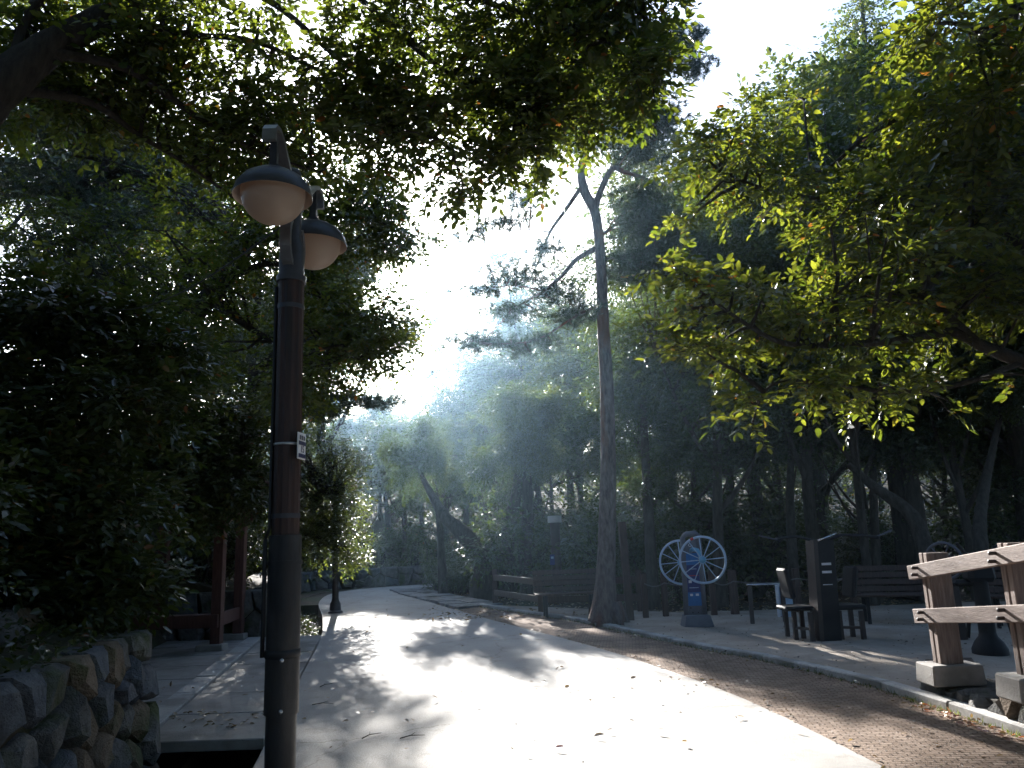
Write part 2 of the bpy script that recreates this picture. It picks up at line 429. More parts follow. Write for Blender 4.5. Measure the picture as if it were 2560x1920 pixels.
def strip(name, A, B, z, m_, nx=6, wav=0.0):
    n = len(A); V, Fc = [], []
    for i in range(n):
        for j in range(nx + 1):
            p = A[i] * (1 - j / nx) + B[i] * j / nx
            zz = z + (wav * (math.sin(p[0] * 2.1 + p[1] * 1.3) + math.sin(p[1] * 3.7 - p[0] * 2.9)) if 0 < j < nx else 0)
            V.append((p[0], p[1], zz))
    for i in range(n - 1):
        for j in range(nx):
            a = i * (nx + 1) + j
            Fc.append((a, a + 1, a + nx + 2, a + nx + 1))
    o = MB().raw(V, Fc).build(name, m_, smooth=True)
    o['kind'] = 'structure'
    return o
def Lx(Y):
    k = RL[RL[:, 1] <= 20.8]
    return float(np.interp(Y, k[:, 1], k[:, 0]))
def bank(off, Y):
    """height of the land left of the drain"""
    d = -off - 1.0
    if Y < 6.5: return 0.82 + 0.28 * min(d, 6) + 0.10 * max(0, min(d - 6, 25))
    if Y < 13.5: return -0.03 if d < 2.1 else 0.7 + 0.22 * min(d - 2.1, 6) + 0.10 * max(0, min(d - 8, 25))
    if Y < 21.5: return 0.62 + 0.25 * min(d, 6) + 0.10 * max(0, min(d - 6, 25))
    return 0.0 if d < 1.5 else 0.6 + 0.22 * min(d - 1.5, 6) + 0.10 * max(0, min(d - 8, 25))
offs = [-140, -70, -40, -25, -16, -11, -8, -6, -4.5, -3.6, -3.12, -3.1, -2.52, -2.5, -1.8, -1.03, -1.0, -0.5, 0.0, 0.03, 1, 3, 6, 10, 16, 25, 40, 70, 140]
rows = [-60, -30, -15, -9, -6, -3, -1, 1, 3, 4, 5, 6, 6.49, 6.51, 8, 10, 12, 13.49, 13.51, 15, 17, 19, 20.6, 20.7, 21.49, 21.51, 24, 27, 30, 35, 42, 55, 80, 140]
V, Fc = [], []
for Y in rows:
    for o_ in offs:
        x = Lx(Y) + o_
        if o_ >= 0.03:
            z = -0.03 - 0.02 * random.random() if o_ < 12 else -0.03 + 0.05 * (o_ - 12) ** 0.8 * (0.6 + 0.4 * math.sin(Y * 0.2))
            if Y > 34: z += 0.22 * (min(Y, 80) - 34)
        elif o_ > -1.02: z = -0.55 if Y < 20.65 else -0.03
        else: z = bank(o_, Y) + random.uniform(-0.04, 0.04)
        if Y > 34 and o_ < 0.03: z += 0.22 * (min(Y, 80) - 34)
        V.append((x, Y, z))
nx = len(offs)
for i in range(len(rows) - 1):
    for j in range(nx - 1):
        a = i * nx + j
        Fc.append((a, a + 1, a + nx + 1, a + nx))
ground = MB().raw(V, Fc).build('ground', M['soil'], smooth=False)
ground['kind'] = 'structure'
strip('road', smooth_poly(RL, 70), smooth_poly(RR, 70), 0.0, M['road'], 8, 0.004)
A = [i for i in range(len(RR)) if RR[i][1] < 17.5]
strip('coir_path', smooth_poly(RR[:8], 40, 2), smooth_poly(KB, 40, 2), -0.008, M['coir'], 5, 0.006)
KF = np.array([(14, -9), (14, 0), (14, 4), (14, 6), (14, 9), (13, 13), (9, 15.2), (3.2, 15.0), (-0.6, 18.3)], float)
strip('playground_sand', smooth_poly(KB + np.array([0.06, 0]), 40, 1), smooth_poly(KF, 40, 0), 0.012, M['sand'], 16, 0.014)

# kerb stones along the playground
kerb = srooot('kerb')
kp = smooth_poly(KB[1:], 200, 2)
kd = np.r_[0, np.cumsum(np.linalg.norm(np.diff(kp, axis=0), axis=1))]
s_ = 0.0
while s_ < kd[-1] - 0.5:
    ln = random.uniform(0.92, 1.02)
    a = np.array([np.interp(s_, kd, kp[:, 0]), np.interp(s_, kd, kp[:, 1])]); b = np.array([np.interp(s_ + ln, kd, kp[:, 0]), np.interp(s_ + ln, kd, kp[:, 1])])
    t = (b - a) / np.linalg.norm(b - a); c = (a + b) / 2
    tz = random.uniform(-0.006, 0.006)
    MB().box((c[0], c[1], -0.028 + random.uniform(-0.012, 0.008)), (np.linalg.norm(b - a) - 0.012, 0.13, 0.17),
             ((t[0], t[1], tz), (-t[1], t[0], 0), (0, 0, 1))).build('kerb_stone', M['kerb'], kerb, bevel=0.012)
    s_ += ln
# grey stepping slabs at the far right edge of the road
foot = srooot('footpath')
for i, (cx, cy_) in enumerate(resample(np.array([(-1.3, 18.35), (-2.2, 20.6), (-3.2, 23.2), (-3.75, 25.0)]), 9)):
    for side in (0, 1):
        t = np.array([-0.36, 0.93, 0])
        q = np.array([0.93, 0.36, 0])
        c = np.array([cx + 0.28, cy_, 0.0]) + q * (side - 0.5) * 0.56
        MB().box((c[0], c[1], 0.0 + random.uniform(-0.01, 0.02)), (0.53, 0.78 + random.uniform(-0.05, 0.02), 0.08),
                 (q + np.array([0, 0, random.uniform(-.02, .02)]), t, (0, 0, 1))).build('paving_slab', M['slab'], foot, bevel=0.012)
# concrete slabs that bridge the drain in front of the pergola
pav = srooot('paved_crossing')
for i in range(7):
    y0, y1 = 6.5 + i, 6.5 + i + 0.985
    for k, (o0, o1) in enumerate(((-0.99, -0.02), (-1.24, -1.0), (-2.2, -1.25), (-3.3, -2.21))):
        P = []
        zt = (0.012 if k != 1 else 0.035) + random.uniform(-0.006, 0.006)
        zb = -0.07
        for z in (zb, zt):
            P += [(Lx(y0) + o0, y0, z), (Lx(y0) + o1, y0, z), (Lx(y1) + o1, y1, z), (Lx(y1) + o0, y1, z)]
        MB().raw(P, [(3, 2, 1, 0), (4, 5, 6, 7), (0, 1, 5, 4), (1, 2, 6, 5), (2, 3, 7, 6), (3, 0, 4, 7)]).build(
            'paving_slab', M['kerb'] if k == 1 else M['concrete'], pav, bevel=0.008)

# ---------------------------------------------------------------- stone walls (Voronoi rubble, every stone its own part)
def clip(poly, a, b):
    """keep the part of poly nearer to a than b"""
    mid, n = (a + b) / 2, b - a
    out_ = []
    for i in range(len(poly)):
        p, q = poly[i], poly[(i + 1) % len(poly)]
        dp, dq = (p - mid) @ n, (q - mid) @ n
        if dp <= 0: out_.append(p)
        if dp * dq < 0: out_.append(p + (q - p) * (dp / (dp - dq)))
    return out_
def stone_wall(parent, origin, ax, up, nrm, length, height, size, mats, depth=0.25, gap=0.018, topfn=None, seed=1, core=True):
    rnd = random.Random(seed)
    origin, ax, up, nrm = [np.array(q, float) for q in (origin, ax, up, nrm)]
    ax /= np.linalg.norm(ax); nrm /= np.linalg.norm(nrm)
    nu, nv = max(1, int(length / (size * 1.15))), max(1, int(height / (size * 0.9)))
    S = []
    for j in range(nv):
        for i in range(nu):
            S.append(np.array([(i + 0.5 + 0.5 * (j % 2) + rnd.uniform(-.38, .38)) * length / nu, (j + 0.5 + rnd.uniform(-.36, .36)) * height / nv]))
    n_ = 0
    for i, a in enumerate(S):
        poly = [np.array(q, float) for q in ((0, 0), (length, 0), (length, height), (0, height))]
        for k, b in enumerate(S):
            if k != i and np.linalg.norm(a - b) < size * 4 and len(poly): poly = clip(poly, a, b)
        if len(poly) < 3: continue
        c = sum(poly) / len(poly)
        if topfn and c[1] > topfn(c[0]): continue
        rad = np.mean([np.linalg.norm(p - c) for p in poly])
        if rad < size * 0.18: continue
        outer = [c + (p - c) * max(0.3, 1 - gap / np.linalg.norm(p - c)) + np.array([rnd.uniform(-.012, .012), rnd.uniform(-.012, .012)]) for p in poly]
        pr = rnd.uniform(0.0, 0.07)
        def W3(p, d): return origin + ax * p[0] + up * p[1] + nrm * d
        V = [W3(p, -depth) for p in outer] + [W3(p, pr - 0.035 + rnd.uniform(-.012, .012)) for p in outer] + \
            [W3(c + (p - c) * rnd.uniform(0.55, 0.8), pr + 0.02 + rnd.uniform(-.02, .025)) for p in outer]
        k = len(outer)
        Fc = [tuple(range(k))] + [(i_, (i_ + 1) % k, k + (i_ + 1) % k, k + i_) for i_ in range(k)] + \
             [(k + i_, k + (i_ + 1) % k, 2 * k + (i_ + 1) % k, 2 * k + i_) for i_ in range(k)] + [tuple(range(2 * k, 3 * k))]
        MB().raw(V, Fc).build('stone', rnd.choice(mats), parent, smooth=True, auto=0.75)
        n_ += 1
    if core:
        h2 = height if not topfn else min(topfn(0), topfn(length))
        c = origin + ax * length / 2 + up * h2 * 0.48 - nrm * (depth * 0.5 + 0.06)
        MB().box(c, (length * 0.97, depth, h2 * 0.94), (ax, nrm, up)).build('wall_core', M['mortar'], parent)
    return n_
ST = [M['stone'], M['stone'], M['stone_c'], M['stone_b']]
w1 = root('retaining_wall', (Lx(6.4) - 1.0, 6.4, -0.5), 'rough dry stone retaining wall beside the drain at the lower left corner', 'stone wall')
dirv = np.array([Lx(2.5) - Lx(6.45), 2.5 - 6.45, 0]); Lw = np.linalg.norm(dirv); dirv /= Lw
nv_ = np.cross(dirv, [0, 0, 1.0]); nv_ = nv_ if nv_[0] > 0 else -nv_
stone_wall(w1, (Lx(6.45) - 0.82, 6.45, -0.55), dirv, np.array([-0.12, 0.0, 1.0]), nv_, Lw, 1.44, 0.26, ST, 0.3, seed=3)
stone_wall(w1, (Lx(6.45) - 3.0, 6.47, -0.1), (1, 0, 0), np.array([0, -0.10, 1.0]), (0, 1, 0), 1.98, 0.85, 0.26, ST, 0.25, seed=5)
w1b = root('boulder_terrace', (-3.6, 4.6, 0.9), 'upper course of ochre boulders on the bank above the retaining wall', 'stone wall')
stone_wall(w1b, (Lx(6.3) - 1.55, 6.3, 0.72), dirv, np.array([-0.25, 0.0, 1.0]), nv_, 3.8, 0.42, 0.38, [M['stone_b'], M['stone_b'], M['stone']], 0.3, seed=9, core=False)
w2 = root('rubble_wall', (-4.6, 13.52, 0), 'polygonal rubble stone wall behind the pergola paving', 'stone wall')
stone_wall(w2, (Lx(13.5) - 3.4, 13.33, -0.06), (1, 0, 0), np.array([0, 0.12, 1.0]), (0, -1, 0), 2.45, 0.85, 0.36, [M['stone_c'], M['stone'], M['stone']], 0.3, seed=21)
d2 = np.array([Lx(20.6) - Lx(13.5), 7.1, 0]); l2 = np.linalg.norm(d2)
stone_wall(w2, (Lx(13.5) - 0.84, 13.55, -0.55), d2, np.array([-0.10, 0, 1.0]), (1, 0.2, 0), l2, 1.3, 0.36, [M['stone_c'], M['stone'], M['stone']], 0.3, seed=22)
w2b = root('pergola_back_wall', (-6.0, 9, 0), 'dark rubble wall along the back of the pergola paving', 'stone wall')
d3 = np.array([Lx(13.4) - Lx(6.6), 6.8, 0]); l3 = np.linalg.norm(d3)
stone_wall(w2b, (Lx(6.6) - 2.95, 6.6, -0.05), d3, np.array([-0.1, 0, 1.0]), (1, 0.18, 0), l3, 0.9, 0.36, [M['stone_c'], M['stone']], 0.3, seed=23)
w3 = root('far_stone_wall', (-5, 28, 0), 'low grey stone wall along the far bend of the road', 'stone wall')
wp = [np.array(q) for q in ((-7.6, 20.9), (-7.3, 24.5), (-7.0, 27.0), (-4.8, 28.5), (-1.8, 29.6), (3.5, 30.6))]
for i in range(len(wp) - 1):
    a, b = wp[i], wp[i + 1]
    d = np.array([b[0] - a[0], b[1] - a[1], 0]); ln = np.linalg.norm(d); n_ = np.cross(d, [0, 0, 1.0])
    if n_ @ np.array([0.5, -1, 0]) < 0: n_ = -n_
    stone_wall(w3, (a[0], a[1], -0.05), d, np.array([0, 0, 1.0]), n_, ln, 0.68, 0.34, [M['stone'], M['stone_c'], M['stone']], 0.3, seed=31 + i)

# ---------------------------------------------------------------- near street lamp
YP, Y1, Y2 = 3.93, 3.60, 4.26
pa, pb_ = at(697, 1900, YP), at(731, 720, YP)
PX = (pa[0] + pb_[0]) / 2
base = np.array([PX, YP, -0.02])
lamp = root('street_lamp', base, 'near brown street lamp with two hanging dome shades and frosted globes', 'street lamp')
def zpix(py, px=715, Y=YP): return at(px, py, Y)[2]
rcol = 33 * ppm(4.12)
z_ring, z_sleeve, z_step = zpix(700), zpix(1338), zpix(1783)
ztop = zpix(470)
MB().lathe((PX, YP, 0), [(rcol * 1.02, -0.02), (rcol * 1.02, z_step)], 24, cap=True).build('pole_base', M['pole_grey'], lamp, True, auto=0.6)
MB().lathe((PX, YP, 0), [(rcol * 1.0, z_step - 0.002), (rcol * 1.16, z_step), (rcol * 1.13, z_sleeve), (rcol * 0.98, z_sleeve + 0.001)], 28).build('sleeve', M['pole_grey'], lamp, True, auto=0.6)
MB().lathe((PX, YP, 0), [(rcol * 1.13, zpix(1405) - 0.012), (rcol * 1.22, zpix(1405) - 0.012), (rcol * 1.22, zpix(1405) + 0.008), (rcol * 1.13, zpix(1405) + 0.008)], 28).build('ring', M['pole_grey'], lamp, True, auto=0.6)
prof = []
V, Fc = [], []
nn = 28
col_o = MB()
for z in (z_sleeve - 0.02, z_ring):
    for k in range(nn):
        a = 2 * math.pi * k / nn
        r = rcol * (0.97 if k % 4 else 0.915)
        V.append((PX + r * math.cos(a), YP + r * math.sin(a), z))
for k in range(nn): Fc.append((k, (k + 1) % nn, nn + (k + 1) % nn, nn + k))
col_o.raw(V, Fc).build('column', M['pole_brown'], lamp, True, auto=0.25)
for zz in (zpix(770), zpix(1290)):
    MB().lathe((PX, YP, 0), [(rcol * 0.97, zz - 0.012), (rcol * 1.005, zz - 0.012), (rcol * 1.005, zz + 0.012), (rcol * 0.97, zz + 0.012)], 28).build('seam_band', M['pole_dark'], lamp, True, auto=0.6)
MB().lathe((PX, YP, 0), [(rcol * 0.97, z_ring - 0.018), (rcol * 1.10, z_ring - 0.016), (rcol * 1.10, z_ring + 0.014), (rcol * 0.95, z_ring + 0.016)], 28).build('ring', M['pole_dark'], lamp, True, auto=0.6)
MB().lathe((PX, YP, 0), [(rcol * 0.93, z_ring), (rcol * 0.93, zpix(620)), (rcol * 0.66, zpix(600)), (rcol * 0.6, ztop), (0.001, ztop + 0.005)], 24).build('top_tube', M['pole_dark'], lamp, True, auto=0.6)
zb_ = at(743, 438, YP)[2]
sph = [(0.042 * math.sin(t), -0.042 * math.cos(t)) for t in np.linspace(0, math.pi, 12)]
MB().lathe((PX, YP, zb_), sph, 18).lathe((PX, YP, ztop), [(0.015, -0.01), (0.015, zb_ - ztop)], 12).build('finial', M['pole_dark'], lamp, True)
bz = zpix(1112)
MB().lathe((PX, YP, 0), [(rcol * 0.985, bz - 0.006), (rcol * 1.0, bz - 0.006), (rcol * 1.0, bz + 0.006), (rcol * 0.985, bz + 0.006)], 28).build('steel_band', M['steel'], lamp, True)
# black service cable strapped to the shaded side
MB().tube([(PX - rcol * 1.28, YP - 0.03, z) for z in np.linspace(zpix(1640), zpix(1345), 6)], 0.011, 8).tube(
    [(PX - rcol * 1.28, YP - 0.03, zpix(1345)), (PX - rcol * 1.05, YP - 0.02, zpix(1320)), (PX - rcol * 1.03, YP - 0.02, zpix(720))], 0.009, 8).build('cable', M['black'], lamp, True)
for zz in (zpix(1632), zpix(1785)):
    MB().lathe((PX, YP, 0), [(rcol * 1.16, zz - 0.02), (rcol * 1.2, zz - 0.018), (rcol * 1.2, zz + 0.018), (rcol * 1.16, zz + 0.02)], 24).build('strap', M['black'], lamp, True) if zz > z_step + .02 else None
for zz in (zpix(1645), zpix(1770)):
    d = np.array([0.25, -0.97, 0]); c = np.array([PX, YP, zz]) + d * rcol * 1.15
    MB().lathe(c, [(0.010, -0.004), (0.010, 0.012), (0.004, 0.014)], 8, axes=(np.cross(d, [0, 0, 1]), (0, 0, 1), d), cap=True).build('bolt', M['steel'], lamp, True)
# heads
c1, c2 = at(682, 508, Y1), at(783, 604, Y2)
zr = (c1[2] + c2[2]) / 2
for c, Yh in ((c1, Y1), (c2, Y2)):
    C = np.array([c[0], c[1], zr])
    R = 0.195
    outd = (C - np.array([PX, YP, zr])); outd[2] = 0; dist_ = np.linalg.norm(outd); outd /= dist_
    sd = np.cross(outd, [0, 0, 1.0])
    dome = [(R, 0.0), (R * 1.005, 0.008), (R * 0.93, 0.055), (R * 0.76, 0.098), (R * 0.52, 0.128), (R * 0.3, 0.142), (R * 0.16, 0.150), (R * 0.15, 0.175), (0.001, 0.178)]
    inner = [(R * 0.985, 0.002), (R * 0.91, 0.05), (R * 0.74, 0.09), (R * 0.5, 0.118), (0.001, 0.13)]
    sh = MB().lathe(C, dome, 36).build('lamp_shade', M['pole_dark'], lamp, True, auto=0.9)
    MB().lathe(C, [(R * 1.0, 0.0)] + inner, 36).build('shade_lining', M['lining'], sh, True)
    gl = [(0.158 * math.cos(t), 0.02 + 0.158 * math.sin(t)) for t in np.linspace(0.28, -math.pi / 2 + 0.02, 14)]
    MB().lathe(C, gl, 32).build('globe', M['globe'], lamp, True)
    # short hooked plate on the pole below, tall curved plate above the shade
    hook = [np.array([PX, YP, 0]) + outd * (rcol * 0.6 + 0.075 * math.sin(a_)) + np.array([0, 0, zpix(655) + 0.10 - 0.13 * math.cos(a_)]) for a_ in np.linspace(0.1, 2.6, 8)]
    MB().ribbon(hook, sd, 0.055, 0.03, None).build('arm_bracket', M['arm'], lamp)
    back_ = np.array([PX, YP, 0]) + np.array([0, 0, zr + 0.13])
    arc = [back_ + outd * rcol * 0.3, back_ * .7 + C * .3 + [0, 0, 0.16 * .7 ]] + [C * 1.0 + outd * q_ + np.array([0, 0, h_]) for q_, h_ in ((-.10, .30), (-.05, .345), (0.0, .365), (0.05, .36), (0.075, .33), (0.08, .27))]
    arc[0][2] = zr + 0.04; arc[1][2] = zr + 0.19
    MB().ribbon(arc, sd, 0.068, 0.024, None).build('arm', M['arm'], lamp)
    MB().box((C[0], C[1], zr + 0.25), (0.035, 0.035, 0.20)).build('hanger', M['pole_dark'], lamp)
# number plate
pc = at(749, 1115, YP - 0.03)
pn = np.array([0.995, -0.08, 0]); pn /= np.linalg.norm(pn); ps = np.array([0.08, 0.995, 0]); ps /= np.linalg.norm(ps)
pc = np.array([PX + rcol + 0.006, YP - 0.02, pc[2]]) + ps * 0.0
pl = MB().box(pc, (0.105, 0.008, 0.135), (ps, pn, (0, 0, 1))).build('number_plate', M['white'], lamp, bevel=0.002)
front = pc + pn * 0.0052
for zz, hh in ((0.014, 0.020), (-0.050, 0.020)):
    MB().box(front + np.array([0, 0, zz]), (0.097, 0.002, hh), (ps, pn, (0, 0, 1))).build('print_band', M['navy'], pl)
for k in (-1, 0, 1):
    MB().box(front + np.array([0, 0, 0.042]) + ps * k * 0.028, (0.018, 0.002, 0.022), (ps, pn, (0, 0, 1))).build('print_mark', M['greyblue'], pl)
def text(s, c, right, upv, nrm, size, m_, parent, name='lettering'):
    cu = bpy.data.curves.new(name, 'FONT'); cu.body = s; cu.size = size; cu.align_x = 'CENTER'; cu.align_y = 'CENTER'
    cu.extrude = 0.0006
    cu.materials.append(m_)
    tmp = bpy.data.objects.new('tmp', cu); col.objects.link(tmp)
    me_ = bpy.data.meshes.new_from_object(tmp.evaluated_get(bpy.context.evaluated_depsgraph_get()))
    bpy.data.objects.remove(tmp)
    if not me_.materials: me_.materials.append(m_)
    o = bpy.data.objects.new(name, me_); col.objects.link(o)
    o.parent = parent; WL[o.name] = WL[parent.name]
    mm = Matrix.Identity(4)
    for i in range(3):
        mm[i][0], mm[i][1], mm[i][2], mm[i][3] = right[i], upv[i], nrm[i], c[i] - WL[parent.name][i]
    o.matrix_local = mm
    return o
text('15', front + np.array([0, 0, -0.018]) + pn * 0.001, ps, (0, 0, 1), pn, 0.05, M['navy'], pl)
# cable running from the lamp to the trees on the left
ca, cb = np.array([PX, YP, zpix(545)]), at(200, 760, 7.5)
P = [ca * (1 - t) + cb * t + np.array([0, 0, -0.25 * math.sin(math.pi * t)]) for t in np.linspace(0, 1, 14)]
oc = MB().tube(P, 0.005, 6).build('overhead_cable', M['black'], None, True)
tag(oc, 'black overhead cable running from the near lamp into the trees', 'cable')

# ---------------------------------------------------------------- far lamp posts
g = G(838, 1532)
fl = root('street_lamp', g, 'far dark lamp post standing on the road edge under the overhanging shrub', 'street lamp')
MB().lathe(g, [(0.17, -0.02), (0.17, 0.03), (0.13, 0.06), (0.12, 0.2), (0.085, 0.26), (0.08, 0.3)], 16).build('flange', M['pole_dark'], fl, True, auto=0.6)
MB().lathe(g, [(0.075, 0.28), (0.06, 2.85)], 14, cap=True).build('pole', M['pole_dark'], fl, True, auto=0.6)
for s in (-1, 1):
    C = g + np.array([0.25 * s, 0.42 * s, 2.85])
    sh = MB().lathe(C, dome, 20).build('lamp_shade', M['pole_dark'], fl, True)
    MB().lathe(C, gl, 20).build('globe', M['globe'], fl, True)
    MB().ribbon([g + np.array([0.25 * s * t, 0.42 * s * t, 2.65 + 0.55 * math.sin(t * 2.2)]) for t in np.linspace(0, 1, 8)], (0.86, -0.5, 0), 0.06, 0.02, None).build('arm', M['pole_dark'], fl)
g2 = at(1395, 1495, 18.6); g2[2] = -0.03
z2 = at(1392, 1303, 18.6)[2]
bl = root('bollard_light', g2, 'tall brown post with silver cylinder cap behind the rail fence', 'light post')
MB().lathe(g2, [(0.115, -0.02), (0.115, z2)], 14, cap=True).build('post', M['machine_brown'], bl, True, auto=0.6)
MB().lathe(g2, [(0.165, z2), (0.165, z2 + 0.15), (0.10, z2 + 0.16)], 18, cap=True).build('cap', M['steel'], bl, True, auto=0.6)
sg = MB().box(g2 + np.array([-0.10, -0.16, 1.0]), (0.11, 0.02, 0.24)).build('sign_panel', M['navyblue'], bl)
MB().box(g2 + np.array([-0.10, -0.173, 1.05]), (0.06, 0.006, 0.05)).build('print_patch', M['lblue'], sg)

# ---------------------------------------------------------------- pergola
pg = root('pergola', (-4.7, 12.0, 0), 'dark red timber pergola with low bench rail, overgrown with vines', 'pergola')
def plank(a, b, w, d, side=(1, 0, 0)):
    a, b = np.array(a, float), np.array(b, float); t = b - a; ln = np.linalg.norm(t); t /= ln
    s = np.array(side, float); s -= t * (s @ t); s /= np.linalg.norm(s)
    return MB().box((a + b) / 2, (w, d, ln), (s, np.cross(t, s), t))
b1, b2 = G(540, 1628), G(595, 1600)
ph = 2.45
rear = [b1 + np.array([-1.6, -0.1, 0]), b2 + np.array([-1.35, 0.1, 0])]
for p in (b1, b2, rear[0], rear[1]):
    plank(p + [0, 0, 0.08], p + [0, 0, ph], 0.15, 0.15).build('post', M['wood_red'], pg, bevel=0.006)
    MB().box(p + np.array([-0.05, -0.04, 0.05]), (0.42, 0.26, 0.12), taper=0.93).build('footing', M['concrete'], pg, bevel=0.01)
plank(b1 + [-2.0, -0.09, 0.44], b1 + [0.05, -0.09, 0.44], 0.05, 0.19, (0, 1, 0)).build('bench_rail', M['wood_red'], pg, bevel=0.004)
plank(b1 + [-0.0, 0.0, 0.44], b2 + [0.0, 0.0, 0.44], 0.06, 0.19).build('bench_rail', M['wood_red'], pg, bevel=0.004)
for k in range(4):
    plank(b1 + [-1.95, 0.02 + k * 0.11, 0.50], b1 + [-0.1, 0.02 + k * 0.11, 0.50], 0.09, 0.03, (0, 1, 0)).build('seat_slat', M['wood_red'], pg, bevel=0.004)
for y_ in (0, 1):
    pp, rr_ = (b1, rear[0]) if y_ == 0 else (b2, rear[1])
    plank(rr_ + [-0.5, 0, ph + 0.05], pp + [0.6, 0, ph + 0.05], 0.08, 0.18, (0, 1, 0)).build('beam', M['wood_red'], pg, bevel=0.005)
    plank(pp + [0.05, 0, ph - 0.55], pp + [0.62, 0, ph - 0.05], 0.08, 0.12, (0, 1, 0)).build('brace', M['wood_red'], pg, bevel=0.005)
for k in range(7):
    q = b1 * (1 - k / 6) + rear[0] * (k / 6)
    plank(q + [0.3, -0.5, ph + 0.18], q + [0.3 + (b2 - b1)[0], (b2 - b1)[1] + 0.6, ph + 0.18], 0.06, 0.10).build('rafter', M['wood_red'], pg, bevel=0.004)

# ---------------------------------------------------------------- near rail fence on the right
YF1, YF2 = 7.05, 5.93
f1, f2 = at(2343, 1658, YF1), at(2556, 1688, YF2)
fen = root('rail_fence', (f1[0], 7.0, 0.0), 'sunlit weathered timber rail fence on concrete footings at the right edge', 'fence')
fup = f2 - f1
f3 = f2 + fup
fdir = np.array([fup[0], fup[1], 0]); fdir /= np.linalg.norm(fdir)
fn = np.array([fdir[1], -fdir[0], 0]); fn = fn if fn[0] < 0 else -fn         # towards the road
posts = [f1, f2, f3]
zt = [at(2296, 1383, YF1)[2], at(2530, 1357, YF2)[2]]; zt.append(2 * zt[1] - zt[0])
for i, p in enumerate(posts):
    zb = p[2]
    for s in (-1, 1):
        c = np.array([p[0], p[1], 0]) + fdir * s * 0.036 - fn * 0.10
        plank(np.array([c[0], c[1], zb - 0.01]), np.array([c[0], c[1], zt[i]]), 0.055, 0.20, fdir).build('post_plank', M['wood_post'], fen, bevel=0.005)
    MB().box((p[0] - fn[0] * 0.10, p[1] - fn[1] * 0.10, zb - 0.085), (0.30, 0.46, 0.17), (fdir, fn, (0, 0, 1)), taper=0.95).build('footing', M['concrete'], fen, bevel=0.012)
for (ra, rb) in ((at(2300, 1428, YF1)[2], at(2518, 1392, YF2)[2]), (at(2330, 1539, YF1)[2], at(2535, 1534, YF2)[2])):
    q1, q2 = np.array([f1[0], f1[1], ra]) + fn * 0.035, np.array([f2[0], f2[1], rb]) + fn * 0.035
    dd = (q2 - q1); sl = dd / np.linalg.norm(dd)
    rl = plank(q1 - sl * 0.17, q2 + dd + sl * 0.3, 0.065, 0.125, fn).build('rail', M['wood'], fen, bevel=0.006)
    for p in (q1, q2, q2 + dd):
        for dz in (-0.03, 0.03):
            c = p + np.array([0, 0, dz]) + fn * 0.033 + fdir * (0.012 if dz > 0 else -0.008)
            MB().lathe(c, [(0.014, -0.02), (0.014, 0.05), (0.006, 0.055)], 10, axes=(fdir, (0, 0, 1), fn), cap=True).build('bolt', M['machine_brown'], rl, True, auto=0.6)
# low rubble wall under the fence
w4 = root('low_rubble_wall', (f1[0] - 0.2, 7, 0), 'low mossy rubble wall between the kerb and the near fence', 'stone wall')
h1, h2 = max(0.12, f1[2] - 0.15), max(0.2, f2[2] - 0.15)
wl0 = np.array([f1[0], f1[1], -0.04]) - fdir * 0.24 + fn * 0.02
stone_wall(w4, wl0, fdir, np.array([-fn[0] * .15, -fn[1] * .15, 1.0]), fn, 2.9, h2 + 0.16, 0.2, [M['stone'], M['stone'], M['stone_b']], 0.42, seed=44, topfn=lambda u_: h1 + (h2 - h1) * u_ / 1.45 + 0.06, core=False)
MB().box(wl0 + fdir * 1.5 - fn * 0.32 + np.array([0, 0, h1 * .5]), (2.9, 0.5, h1 + 0.02), (fdir, fn, (0, 0, 1))).build('wall_core', M['mortar'], w4)
# ---------------------------------------------------------------- far rail fence beside the pine
ff = root('rail_fence', (-0.3, 16.5, 0), 'dark brown timber rail fence beside the pine at the far kerb', 'fence')
q = [at(1238, 1500, 18.4), at(1352, 1500, 15.9), at(1478, 1500, 15.7), at(1600, 1500, 15.6)]
for p in q:
    plank((p[0], p[1], -0.03), (p[0], p[1], at(1352, 1434, 15.9)[2] + 0.02), 0.12, 0.12).build('post', M['wood_dark'], ff, bevel=0.006)
for zz in (at(1300, 1453, 16.4)[2], at(1300, 1495, 16.4)[2]):
    for i in range(3):
        a, b = q[i].copy(), q[i + 1].copy(); a[2] = b[2] = zz
        plank(a + [0, -0.085, 0], b + [0, -0.085, 0], 0.05, 0.13, (0, 1, 0)).build('rail', M['wood_dark'], ff, bevel=0.005)

# ---------------------------------------------------------------- benches
def bench(loc, rz, label, width=1.55):
    t = root('park_bench', (0, 0, 0), label, 'bench', 'slatted benches round the playground')
    for k in range(4):
        MB().box((0, -0.22 + 0.115 * k, 0.43), (width, 0.095, 0.035)).build('seat_slat', M['wood_dark'], t, bevel=0.005)
    bk = np.array([0, 0.22, 0.97])
    for k in range(4):
        MB().box((0, 0.20 + 0.025 * k, 0.50 + 0.105 * k), (width, 0.03, 0.085), ((1, 0, 0), (0, 0.97, -0.22), (0, 0.22, 0.97))).build('back_slat', M['wood_dark'], t, bevel=0.005)
    for s in (-1, 1):
        x = s * (width / 2 - 0.2)
        MB().box((x, -0.17, 0.205), (0.05, 0.05, 0.41)).build('leg', M['machine'], t)
        MB().box((x, 0.17, 0.205), (0.05, 0.05, 0.41)).box((x, 0.265, 0.62), (0.045, 0.03, 0.50), ((1, 0, 0), (0, 0.97, -0.22), (0, 0.22, 0.97))).build('leg', M['machine'], t)
        MB().box((x, 0.0, 0.395), (0.05, 0.36, 0.03)).build('seat_bearer', M['machine'], t)
    t.location = Vector([float(c) for c in loc]); t.rotation_euler = (0, 0, rz); WL[t.name] = np.array(t.location)
    return t
gb = G(2255, 1560)
